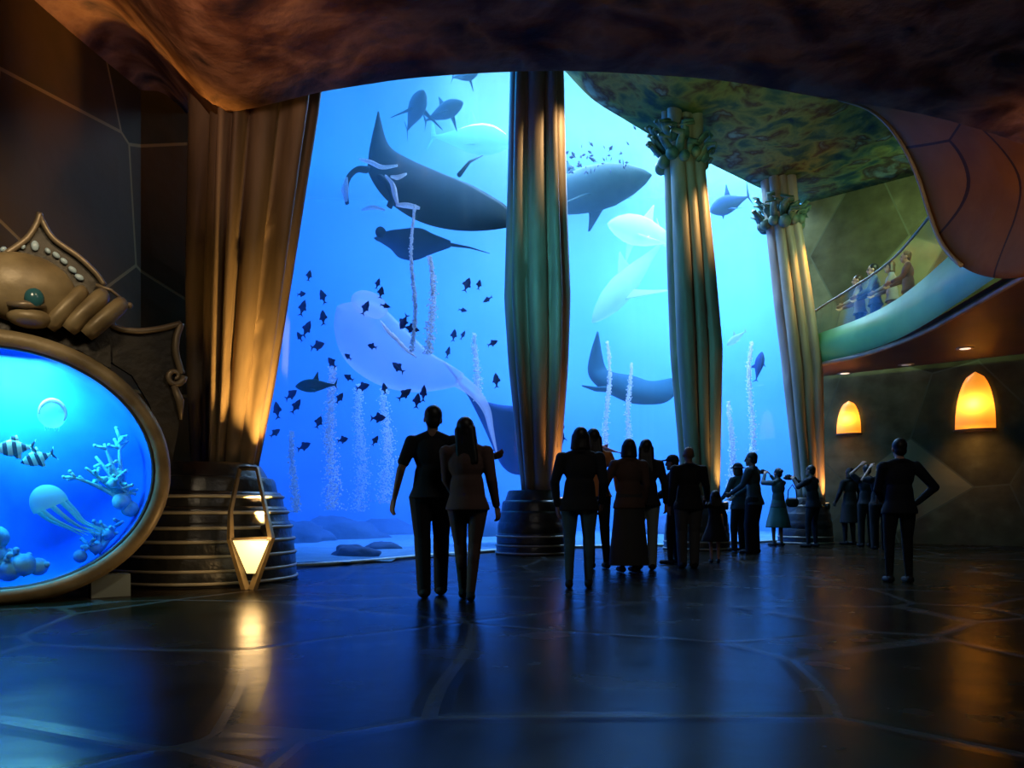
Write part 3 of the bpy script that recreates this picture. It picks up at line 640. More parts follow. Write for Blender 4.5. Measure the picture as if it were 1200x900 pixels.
# large manta with a raised wing
c = at(490, 220, 15.0); t = thing('manta_ray', 'largest dark manta ray with one wing raised and white face markings', 'ray', c)
bm = bmesh.new()
wing(bm, W([((443, 130, 14.6), (445, 136, 14.7), .1), ((436, 160, 14.6), (456, 170, 15.0), .3), ((432, 183, 14.5), (480, 186, 15.2), .6), ((432, 202, 14.3), (512, 200, 15.4), .9), ((446, 226, 14.1), (532, 208, 15.5), 1.0), ((468, 246, 14.2), (552, 216, 15.5), .9), ((498, 262, 14.4), (572, 227, 15.4), .6), ((535, 270, 14.6), (592, 240, 15.2), .35), ((572, 270, 14.8), (604, 254, 15.0), .2), ((600, 265, 14.9), (612, 262, 15.0), .1)], c), 0.42)
obj('body', bm, M['manta'], t)
for pts in (((430, 199, 14.25), (418, 199, 14.1), (408, 209, 14.0), (405, 224, 13.95), (407, 239, 13.95)), ((446, 208, 14.1), (456, 218, 14.0), (460, 231, 13.95), (456, 243, 13.95))):
    bm = bmesh.new(); tube(bm, crom(T(pts, c), 5), [0.11-0.003*k for k in range(5*(len(pts)-1)+1)], 10, flat=0.55); lobe = obj('head_lobe', bm, M['manta'], t)
bm = bmesh.new(); tube(bm, T(((406, 208, 13.86), (404, 222, 13.82), (406, 236, 13.82)), c), [.03, .09, .03], 8, flat=0.5); tag(obj('marking', bm, M['white'], t), 'white streak on the curled lobe')
for pts, r in ((((422, 187, 14.2), (434, 190, 14.08), (448, 196, 14.05), (466, 194, 14.1)), .085), (((452, 206, 13.9), (460, 216, 13.86), (463, 229, 13.84), (466, 240, 13.85)), .085), (((458, 207, 13.92), (466, 208, 13.92), (476, 204, 14.0)), .07), (((464, 240, 13.9), (478, 241, 13.95), (492, 244, 14.0)), .085), (((424, 246, 13.9), (437, 243, 13.88), (451, 246, 13.9)), .06)):
    bm = bmesh.new(); p = crom(T(pts, c), 4); tube(bm, p, [r*(0.4+0.6*math.sin(PI*(k+0.5)/len(p))) for k in range(len(p))], 8, flat=0.5); obj('marking', bm, M['white'], t)
bm = bmesh.new(); tube(bm, [Vector((0, 0, 0))+at(538, 205, 15.4)-c, at(550, 190, 15.8)-c, at(566, 182, 16.2)-c], [.05, .03, .008], 8); obj('tail', bm, M['manta'], t)

# smaller grey ray beneath it
c = at(480, 284, 14.6); t = thing('eagle_ray', 'small grey ray gliding just below the largest manta', 'ray', c); bm = bmesh.new()
wing(bm, W([((438, 279, 14.3), (444, 283, 14.5), .2), ((452, 271, 14.3), (458, 292, 14.7), .6), ((470, 268, 14.3), (468, 302, 14.8), 1), ((492, 267, 14.4), (486, 305, 14.9), 1), ((508, 274, 14.6), (505, 298, 15.0), .6), ((528, 282, 14.8), (528, 290, 15.0), .2)], c), 0.30); obj('body', bm, M['greyray'], t)
bm = bmesh.new(); tube(bm, T(((524, 286, 14.9), (550, 290, 15.2), (574, 297, 15.4)), c), [.04, .02, .006], 7); obj('tail', bm, M['greyray'], t)
bm = bmesh.new(); ball(bm, at(446, 272, 14.2)-c, 0.10, 10, 7); obj('snout', bm, M['manta'], t)

# big pale translucent ray with a long tail
c = at(455, 400, 14.0); t = thing('pale_ray', 'big pale translucent ray diving with a long white tail', 'ray', c); bm = bmesh.new()
wing(bm, W([((396, 362, 13.6), (400, 356, 13.9), .2), ((392, 384, 13.5), (424, 352, 14.1), .7), ((398, 410, 13.5), (446, 358, 14.3), 1), ((414, 432, 13.6), (466, 376, 14.4), 1), ((442, 450, 13.7), (486, 396, 14.4), .9), ((476, 459, 13.8), (506, 414, 14.4), .7), ((508, 458, 13.9), (526, 426, 14.3), .5), ((536, 452, 14.0), (544, 438, 14.2), .3)], c), 0.42); obj('body', bm, M['ghost'], t)
bm = bmesh.new(); q = Matrix.Rotation(0.45, 3, 'Y'); ball(bm, at(433, 357, 14.0)-c, (0.36, 0.15, 0.23), 18, 12, q); obj('head', bm, M['ghost'], t)
bm = bmesh.new(); p = crom(T(((536, 445, 14.1), (556, 460, 14.2), (570, 480, 14.3), (576, 505, 14.4), (582, 530, 14.5)), c), 5); tube(bm, p, [0.14*(1-0.88*k/(len(p)-1)) for k in range(len(p))], 9); obj('tail', bm, M['ghost'], t)
for y in (0, 14):
    bm = bmesh.new(); p = crom(T(((446+y, 376+y, 13.6), (458+y, 392+y, 13.55), (474+y, 405+y, 13.6)), c), 4); tube(bm, p, [0.02+0.05*math.sin(PI*k/(len(p)-1)) for k in range(len(p))], 7, flat=.5); obj('ridge', bm, M['white'], t)

# blue manta low behind the middle column, and the one between the columns
c = at(575, 490, 16.9); t = thing('manta_ray', 'deep blue manta ray half hidden behind the middle column above the woman', 'ray', c); bm = bmesh.new()
wing(bm, W([((519, 422, 16.7), (522, 427, 16.7), .1), ((533, 440, 16.6), (537, 446, 16.7), .15), ((548, 456, 16.6), (556, 474, 16.9), .3), ((564, 468, 16.6), (572, 512, 17.2), .7), ((585, 474, 16.6), (590, 548, 17.4), 1), ((612, 476, 16.7), (612, 556, 17.5), 1), ((640, 476, 16.8), (634, 540, 17.4), .5), ((662, 500, 17.0), (654, 516, 17.2), .2)], c), 0.40); obj('body', bm, M['blueskin'], t)
c = at(745, 455, 19.5); t = thing('manta_ray', 'dark teal manta ray with upright wing tip between the middle column and the next', 'ray', c); bm = bmesh.new()
wing(bm, W([((700, 388, 19.2), (702, 392, 19.3), .1), ((693, 412, 19.2), (706, 416, 19.5), .4), ((690, 434, 19.1), (711, 432, 19.7), .6), ((698, 447, 19.0), (722, 437, 19.9), .8), ((716, 459, 19.0), (742, 440, 20.0), 1), ((740, 470, 19.1), (762, 446, 20.0), 1), ((764, 474, 19.3), (780, 444, 19.9), .6), ((786, 468, 19.5), (796, 440, 19.8), .3), ((806, 440, 19.6), (810, 432, 19.7), .1)], c), 0.50); obj('body', bm, M['tealskin'], t)
bm = bmesh.new(); tube(bm, T(((714, 456, 19.0), (698, 456, 18.9), (682, 452, 18.9)), c), [.14, .10, .03], 8, flat=.6); obj('head_lobe', bm, M['tealskin'], t)

def swimmer(name, label, nose, tail, height, material, group=None, fins=True, wide=0.75, pect=0.5, roll=0.0, belly=None, tailk=1.0, back=None):
    """a shark-like body between two world points with its fins as parts"""
    nose, tail = Vector(nose), Vector(tail); c = (nose+tail)/2; t = thing(name, label, name.replace('_', ' ').split()[-1], c, 0, group)
    f = (nose-tail).normalized(); L = (nose-tail).length
    s = f.cross(Vector((0, 0, 1))); s = s.normalized() if s.length > 0.05 else Vector((0, 1, 0)); u = s.cross(f).normalized()
    q = Matrix.Rotation(roll, 3, f); s, u = q @ s, q @ u
    prof = [(0, .03), (.04, .30), (.12, .62), (.25, .92), (.38, 1), (.52, .88), (.68, .58), (.82, .30), (.93, .14), (1, .07)]
    bm = bmesh.new(); rows = []
    for k in range(25):
        x = k/24; r = interp(prof, x)*height/2; o = f*(0.5-x)*L
        rows.append([o+u*math.sin(a)*r*(1.0 if math.sin(a) > 0 else 0.9)+s*math.cos(a)*r*wide for a in (2*PI*i/18 for i in range(18))])
    vs = grid(bm, rows, True); bm.faces.new(list(reversed(vs[0]))); bm.faces.new(vs[-1]); obj('body', bm, material, t)
    def fin(nm, a, b, tip, th):
        bm = bmesh.new(); wing(bm, [(a, b, 1), (a.lerp(tip, .55), b.lerp(tip, .45), .6), (tip, tip+(b-a)*0.12, .15)], th, 8, 4); obj(nm, bm, material, t)
    h = height
    fin('tail_fin', f*-.44*L, f*-.51*L, f*-.56*L+u*h*.75*tailk, .05*h); fin('tail_fin', f*-.44*L, f*-.50*L, f*-.53*L-u*h*.5*tailk, .05*h)
    if fins:
        fin('dorsal_fin', f*.07*L+u*h*.42, f*-.09*L+u*h*.36, f*-.07*L+u*h*.95, .08*h)
        for g in (1, -1): fin('pectoral_fin', f*.20*L+s*g*h*.30*wide-u*h*.2, f*.07*L+s*g*h*.3*wide-u*h*.2, f*.02*L+s*g*h*(.3+pect*1.6)-u*h*(.25+pect*.8), .08*h)
    if back:
        bm = bmesh.new(); tube(bm, [f*(.40-.06*k)*L+u*(interp(prof, .10+.06*k)*h/2+0.0) for k in range(11)], [h*.02+h*.05*math.sin(PI*k/10) for k in range(11)], 8, flat=1); tag(obj('back_highlight', bm, M['white'], t), 'sunlit pale stripe along the back')  # light on the back modelled as a white strip
    return t
swimmer('reef_shark', 'upright dark teal shark under the water surface above the largest manta', at(497, 106, 16), at(477, 154, 17), 0.46, M['tealskin'], None, True, .8, .6)
swimmer('reef_shark', 'slanting dark teal shark beside the upright one near the water surface', at(543, 120, 16.5), at(498, 142, 17), 0.40, M['tealskin'], None, True, .8, .5)
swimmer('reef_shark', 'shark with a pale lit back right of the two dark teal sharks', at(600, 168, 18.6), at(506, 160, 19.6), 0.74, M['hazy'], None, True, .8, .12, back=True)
swimmer('reef_shark', 'shark at the rim of the ceiling above the other sharks', at(560, 86, 16.2), at(530, 91, 16.6), 0.26, M['tealskin'], None, True, .8, .6)
swimmer('whale_shark', 'bulky grey whale shark with rounded head right of the middle column', at(764, 205, 17.6), at(585, 250, 19.4), 1.10, M['whale'], None, True, 1.0, .35, tailk=.6)
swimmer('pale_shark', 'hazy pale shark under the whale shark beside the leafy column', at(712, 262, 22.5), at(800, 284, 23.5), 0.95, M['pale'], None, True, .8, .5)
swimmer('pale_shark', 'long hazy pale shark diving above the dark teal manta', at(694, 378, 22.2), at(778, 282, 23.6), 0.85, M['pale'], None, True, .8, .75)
swimmer('grouper', 'dark blue grouper swimming between the two leafy columns', at(832, 248, 18.8), at(878, 230, 19.2), 0.50, M['blueskin'], None, True, .6, .3)
swimmer('grouper', 'green grouper low at the left beside the orange lit column', at(346, 453, 12.6), at(394, 451, 12.8), 0.24, M['greenfish'], None, True, .5, .2, tailk=.7)
swimmer('reef_fish', 'slim upright dark fish beside the last leafy column', at(893, 412, 19.4), at(886, 446, 19.5), 0.26, M['blueskin'], None, True, .5, .2, tailk=.5)
swimmer('reef_fish', 'pale slim fish high between the leafy columns', at(852, 405, 20.4), at(874, 388, 20.5), 0.22, M['pale'], None, True, .5, .3, tailk=.6)
swimmer('reef_fish', 'dark upright fish just right of the middle column above the heads', at(659, 504, 15.9), at(657, 528, 15.95), 0.16, M['darkfish'], None, True, .5, .2, tailk=.4)
swimmer('reef_fish', 'orange red slim fish between the heads of the group', at(688, 521, 16.3), at(728, 531, 16.4), 0.13, mat('orange_fish_skin', (0.45, 0.07, 0.03), .5), None, True, .5, .2, tailk=.6)

# the school of small dark fish, each its own
def small_fish_mesh():
    bm = bmesh.new(); prof = [(0, .02), (.08, .3), (.25, .8), (.42, 1), (.6, .8), (.78, .36), (.88, .18)]
    rows = []
    for k in range(12):
        x = 0.88*k/11; r = interp(prof, x)*0.21
        rows.append([(0.5-x, math.cos(a)*r*0.4, math.sin(a)*r) for a in (2*PI*i/10 for i in range(10))])
    vs = grid(bm, rows, True); bm.faces.new(list(reversed(vs[0]))); bm.faces.new(vs[-1])
    for pts in (((-.36, 0, .03), (-.36, 0, -.03), (-.56, .01, .19), (-.47, 0, .0)), ((-.36, 0, .03), (-.36, 0, -.03), (-.56, .01, -.19), (-.47, 0, .0)), ((.12, 0, .17), (-.15, 0, .14), (-.10, 0, .30), (.05, 0, .27)), ((.05, 0, -.17), (-.15, 0, -.12), (-.14, 0, -.26), (-.02, 0, -.25))):
        a = [bm.verts.new((x, y+0.012, z)) for x, y, z in pts]; b = [bm.verts.new((x, y-0.012, z)) for x, y, z in pts]; order = (0, 1, 3, 2) if pts[0][0] == pts[1][0] else (0, 1, 2, 3)
        a = [a[i] for i in order]; b = [b[i] for i in order]
        bm.faces.new(a); bm.faces.new(list(reversed(b)))
        for i in range(4): bm.faces.new((a[i], b[i], b[(i+1) % 4], a[(i+1) % 4]))
    return bm
f0 = obj('small_fish', small_fish_mesh(), M['darkfish']); rnd = random.Random(4)
spots = [(165, 60, 80), (142, 118, 0), (207, 125, 70), (145, 160, 70), (158, 225, 60), (135, 250, 60), (192, 278, 10), (208, 190, 85), (287, 377, 30), (285, 312, 40), (332, 405, 10), (260, 440, 60), (125, 465, 60), (65, 477, 80), (195, 515, 70), (380, 502, 0), (270, 570, 10), (370, 572, 60), (60, 548, 40), (462, 428, 40), (500, 448, 80), (520, 425, 85), (398, 410, 80), (378, 85, 70), (388, 112, 80), (402, 155, -10), (458, 205, -60), (482, 225, -10), (360, 280, 20), (642, 168, -15), (718, 135, -25), (655, 88, 70), (692, 88, 80), (735, 270, 20), (596, 298, 75), (614, 245, 80), (642, 245, 60), (745, 385, 85), (110, 430, 30), (235, 330, 50), (440, 345, 40), (150, 590, 20), (340, 160, 60)]
for i, (zx, zy, ang) in enumerate(spots):
    o = f0 if i == 0 else f0.copy()
    if i: C.objects.link(o)
    d = rnd.uniform(12.4, 13.0) if zx < 430 else rnd.uniform(12.9, 13.15) if zx < 545 else rnd.uniform(14.6, 15.0)
    o.location = at(300+zx/2.647, 300+zy/2.647, d); s = rnd.uniform(0.17, 0.29)
    o.scale = (s, s, s*rnd.uniform(.9, 1.2)); o.rotation_euler = (0, -math.radians(ang), rnd.choice((0.3, -0.4, 2.8)))
    tag(o, 'small dark fish of the school scattered left of the middle column', 'fish', 'small dark fish at the left of the tank')
f1 = f0.copy(); C.objects.link(f1)
for i in range(46):
    o = f1 if i == 0 else f1.copy()
    if i: C.objects.link(o)
    x = rnd.uniform(664, 745); y = 206-(x-664)*0.10-abs(rnd.gauss(0, 20)); o.location = at(x, max(150, y), rnd.uniform(17.0, 17.6)); s = rnd.uniform(0.08, 0.17); o.scale = (s, s, s)
    o.rotation_euler = (0, rnd.uniform(-1.2, 1.2), rnd.uniform(-.6, 3.5)); tag(o, 'tiny dark fish of the shoal above the whale shark', 'fish', 'tiny fish above the whale shark')

# rising bubbles
M['bubble'] = ghost_skin('bubble', (1.0, 1.0, 1.0), 0.1)
bub = [(344, 505, 600, 12.9, 7, 'beside the thick column'), (388, 430, 598, 13.7, 13, 'in front of the green grouper'), (422, 450, 600, 15.6, 14, 'under the pale ray'), (452, 455, 590, 15.8, 14, 'left of the walking man'), (484, 240, 412, 12.95, 3, 'rising past the pale ray'), (505, 300, 415, 13.2, 7, 'right of the pale ray'), (558, 390, 470, 15.4, 7, 'above the woman'), (712, 400, 545, 17.6, 5, 'in front of the teal manta wing'), (738, 425, 520, 17.8, 5, 'in front of the teal manta body'), (856, 470, 600, 18.0, 7, 'left in the last window bay'), (880, 400, 610, 18.4, 7, 'in the last window bay')]
for i, (x, y0, y1, d, wpx, where) in enumerate(bub):
    bm = bmesh.new()
    for k in range(int((y1-y0)*9)):
        s = rnd.random(); y = lerp(y1, y0, s); sway = 2.5*math.sin(y*0.045+i)
        p = at(x+sway+rnd.gauss(0, wpx*(0.16+0.26*(1-s))), y, d+rnd.uniform(-.25, .25)); ball(bm, p, rnd.uniform(0.007, 0.019), 5, 3)
    tag(obj('bubbles', bm, M['bubble']), 'thin column of rising pale bubbles '+where, 'bubbles', kind='stuff')

# rocks on the tank floor
M['rock'] = noisy('reef_rock', [(0.02, 0.05, 0.12), (0.05, 0.11, 0.20)], 2, 6, 0.9, 0, .5)
def rock(label, p, r, seed, group=None):
    bm = bmesh.new(); ball(bm, (0, 0, 0), (r[0], r[1], r[2]), 22, 14)
    for v in bm.verts:
        k = 1+0.35*mnoise.noise(v.co*1.6/max(r)*1.2+Vector((seed*3.1, 0, 0)))+0.12*mnoise.noise(v.co*5/max(r)+Vector((0, seed, 0))); v.co *= k
        v.co.z = max(v.co.z, -0.06)
    o = obj('reef_rock', bm, M['rock']); o.location = p; tag(o, label, 'rock', group)
for i, (px, py, d, r, lab) in enumerate(((414, 634, 13.2, (.42, .3, .16), 'flat dark rock on the sand just inside the window'), (402, 606, 20.5, (1.3, .9, .55), 'low blue rock at the back of the tank left of the couple'), (350, 604, 18.5, (.8, .7, .5), 'blue rock at the back beside the thick column'), (455, 604, 23.6, (1.0, .9, .45), 'blue rock at the back behind the walking man'), (582, 606, 22, (1.3, .9, .9), 'rounded blue rock behind the woman'), (640, 640, 17.0, (.5, .4, .25), 'small rock between the middle column and the group'), (772, 612, 23, (1.2, .9, .6), 'blue rock behind the long haired pair'), (448, 628, 15.0, (.35, .3, .12), 'small flat rock on the sand left of the walking man'))):
    p = at(px, py, d); rock(lab, (p.x, p.y, 0.02), r, i+1)

# ------------------------------------------------------------------ inside the round aquarium
def inA(px, py, off): return AO+onA(px, py, off)
M['jelly'] = ghost_skin('moon_jelly', (0.45, 0.95, 0.75), 0.35)
c = inA(61, 485, -0.28); t = thing('moon_jelly', 'round pale moon jelly near the top of the round aquarium', 'jellyfish', c); bm = bmesh.new()
rows = []
for k in range(9):
    a = PI*0.5*k/8; rows.append([AU*(math.sin(a)*.115*math.cos(b))+AZ*(math.sin(a)*.13*math.sin(b))+AN*(math.cos(a)*.07) for b in (2*PI*i/22 for i in range(22))])
grid(bm, rows, True); obj('bell', bm, M['jelly'], t)
bm = bmesh.new(); tube(bm, [AU*(.10*math.cos(b))+AZ*(.115*math.sin(b))+AN*0.03 for b in (PI*(.15+1.2*i/18)-1.0 for i in range(19))], [.008+.016*math.sin(PI*i/18) for i in range(19)], 8); obj('bright_rim', bm, M['white'], t)
for k in range(6):
    b = 2*PI*k/6; bm = bmesh.new(); tube(bm, [AU*(.05*math.cos(b))-AZ*0.04+AN*-.02, AU*(.06*math.cos(b+.3))-AZ*0.11+AN*-.03, AU*(.05*math.cos(b))-AZ*0.15+AN*-.03], [.007, .006, .002], 5); obj('tentacle', bm, M['jelly'], t)
def stripes():
    m = mat('striped_fish_skin', (.6, .7, .5), .4); n, l = nt(m); tc = n.new('ShaderNodeTexCoord'); wv = n.new('ShaderNodeTexWave'); wv.bands_direction = 'X'; wv.inputs['Scale'].default_value = 1.35; wv.inputs['Distortion'].default_value = 0.5
    l.new(tc.outputs['Object'], wv.inputs[0]); r = n.new('ShaderNodeValToRGB'); r.color_ramp.interpolation = 'CONSTANT'; e = r.color_ramp.elements; e[0].color = (.01, .02, .05, 1); e[1].position = .45; e[1].color = (.55, .85, .65, 1)
    l.new(wv.outputs['Fac'], r.inputs[0]); l.new(r.outputs[0], n['Principled BSDF'].inputs['Base Color']); return m
M['stripe'] = stripes()
fm = small_fish_mesh()
for px, py, off, s, rz, rt, lab in ((17, 525, -0.22, .30, 3.75, .1, 'larger black and pale striped fish at the left of the round aquarium'), (44, 537, -0.30, .27, 3.75, .35, 'smaller striped fish tilting downwards beside the larger striped one')):
    o = obj('striped_fish', fm.copy(), M['stripe']); o.location = inA(px, py, off); o.scale = (s, s, s*1.25); o.rotation_euler = (0, rt, rz); tag(o, lab, 'fish')
fm.free()
M['coral'] = noisy('pale_coral', [(0.15, 0.60, 0.62), (0.55, 0.95, 0.80)], 14, 4, .7)
M['coralb'] = noisy('blue_coral', [(0.05, 0.30, 0.62), (0.30, 0.75, 0.80)], 10, 4, .7)
def coral(label, base, tips, r, material, blobs=()):
    """branching coral: forked tubes from one root, with knobs"""
    t0 = inA(*base); bm = bmesh.new(); rr = random.Random(len(tips))
    for tip in tips:
        p = inA(*tip)-t0; mid = p*.5+Vector((rr.uniform(-.05, .05), rr.uniform(-.03, .03), .04)); pts = crom([Vector((0, 0, 0)), mid, p], 5); tube(bm, pts, [r*(1-.06*k) for k in range(len(pts))], 7)
        for k in range(7):
            q = pts[rr.randint(3, len(pts)-1)]; e = q+Vector((rr.uniform(-.09, .09), rr.uniform(-.06, .06), rr.uniform(-.03, .10))); tube(bm, [q, q.lerp(e, .6), e], [r*.55, r*.6, r*.4], 6); ball(bm, e, r*.62, 8, 6)
    for x, y, o, s in blobs: ball(bm, inA(x, y, o)-t0, s, 12, 8)
    o = obj('coral', bm, material); o.location = t0; tag(o, label, 'coral')
coral('pale branching coral reaching up at the right of the round aquarium', (152, 590, -.36), ((122, 520, -.40), (100, 548, -.35), (88, 560, -.35), (128, 560, -.3), (138, 570, -.3), (112, 535, -.42), (140, 513, -.45)), .030, M['coral'], ((133, 566, -.3, .05), (142, 588, -.34, .08), (152, 596, -.36, .08)))
coral('blue mounded coral at the bottom left of the round aquarium', (24, 672, -.28), ((2, 655, -.25), (18, 652, -.28), (38, 660, -.25), (52, 668, -.3)), .045, M['coralb'], ((10, 668, -.25, .10), (28, 662, -.22, .10), (45, 664, -.25, .08), (-12, 650, -.3, .13), (-4, 630, -.3, .10)))
coral('low blue coral along the bottom right rim of the round aquarium', (114, 648, -.34), ((105, 640, -.3), (128, 625, -.35), (118, 610, -.4), (140, 612, -.4)), .032, M['coralb'], ((94, 652, -.33, .06), (112, 641, -.3, .06), (127, 626, -.34, .06)))
c = inA(58, 590, -.20); t = thing('lion_jelly', 'large pale jellyfish leaning over the bottom of the round aquarium', 'jellyfish', c); bm = bmesh.new(); rows = []
ax = (AU*-0.45+AZ*0.9).normalized(); sx = AN.cross(ax)
for k in range(10):
    a = PI*0.56*k/9; rows.append([ax*(math.cos(a)*.17)+(sx*math.cos(b)+AN*math.sin(b)*.8)*(math.sin(a)*.15) for b in (2*PI*i/22 for i in range(22))])
grid(bm, rows, True); obj('bell', bm, M['jelly'], t)
for k in range(8):
    b = 2*PI*k/8; r0 = (sx*math.cos(b)+AN*math.sin(b)*.8)*.12; bm = bmesh.new(); p = crom([r0-ax*.01, r0*.9-ax*.12+AU*.05, r0*.6-ax*.22+AU*.12, r0*.5-ax*.30+AU*(.18+.02*k)], 4); tube(bm, p, [.020*(1-.8*j/(len(p)-1)) for j in range(len(p))], 6); obj('tentacle', bm, M['jelly'], t)
# ================================================================== visitors
def capsule(bm, a, b, ra, rb, seg=14, flat=1.0):
    """a limb: tapered rod with round ends"""
    a, b = Vector(a), Vector(b); t = b-a; L = t.length
    if L < 1e-5: ball(bm, a, ra, seg, 9); return
    t /= L; pts, rs = [], []
    for k in range(5): s = math.sin(PI/2*k/4); pts.append(a-t*ra*(1-s)*0.999-t*0.0); rs.append(max(0.002, ra*math.sqrt(max(0, 1-(1-s)**2))))
    for k in range(1, 5): s = math.sin(PI/2*k/4); pts.append(b+t*rb*s); rs.append(max(0.002, rb*math.sqrt(max(0, 1-s*s))))
    tube(bm, pts, rs, seg, flat=flat)
def fuse(name, bm, material, parent, voxel, smooth=3):
    """melt overlapping shapes into one continuous surface"""
    me = bpy.data.meshes.new('tmp'); bmesh.ops.recalc_face_normals(bm, faces=bm.faces); bm.to_mesh(me); bm.free()
    o = bpy.data.objects.new('tmp', me); C.objects.link(o)
    r = o.modifiers.new('r', 'REMESH'); r.mode = 'VOXEL'; r.voxel_size = voxel
    s = o.modifiers.new('s', 'SMOOTH'); s.iterations = smooth; s.factor = 0.5
    dg = bpy.context.evaluated_depsgraph_get(); m2 = bpy.data.meshes.new_from_object(o.evaluated_get(dg)); m2.name = name
    bpy.data.objects.remove(o); bpy.data.meshes.remove(me)
    for p in m2.polygons: p.use_smooth = True
    m2.materials.clear(); m2.materials.append(material)
    q = bpy.data.objects.new(name, m2); C.objects.link(q); q.parent = parent; return q
def cloth(name, c, rough=0.85):
    return mat(name, c, rough, 0, 0.3)
SKIN = {'a': cloth('skin_light', (0.34, 0.20, 0.14), .6), 'b': cloth('skin_brown', (0.16, 0.09, 0.06), .6)}
HAIR = {'black': cloth('black_hair', (0.006, 0.005, 0.005), .5), 'brown': cloth('brown_hair', (0.03, 0.015, 0.008), .5), 'grey': cloth('grey_hair', (0.16, 0.14, 0.12), .6)}
def hand(bm, wr, d, side, s, palm_n, curl=0.5):
    """palm, four unequal bent fingers and a thumb, from the wrist along d"""
    d = d.normalized(); n = palm_n-d*palm_n.dot(d); n = n.normalized() if n.length > .01 else d.orthogonal().normalized(); e = d.cross(n)*side
    ce = wr+d*0.045*s
    for k in range(4): capsule(bm, wr+e*(0.024-0.016*k)*s*0.7, wr+d*0.085*s+e*(0.030-0.0205*k)*s, 0.014*s, 0.0115*s, 8)
    for k, ln in enumerate((0.070, 0.080, 0.074, 0.058)):
        p0 = wr+d*0.085*s+e*(0.031-0.0212*k)*s; c1 = curl*(0.8+0.1*k)
        p1 = p0+(d*math.cos(c1*.6)+n*math.sin(c1*.6)+e*(0.10-0.07*k)).normalized()*ln*.5*s; p2 = p1+(d*math.cos(c1*1.5)+n*math.sin(c1*1.5)).normalized()*ln*.5*s
        capsule(bm, p0, p1, 0.0100*s, 0.0092*s, 8); capsule(bm, p1, p2, 0.0092*s, 0.0078*s, 8)
    b0 = wr+d*0.022*s+e*0.022*s; b1 = b0+(d*.7+e*.75+n*.25).normalized()*0.042*s; b2 = b1+(d*.95+e*.2+n*.35).normalized()*0.032*s
    capsule(bm, b0, b1, 0.0135*s, 0.0115*s, 8); capsule(bm, b1, b2, 0.0115*s, 0.0088*s, 8)
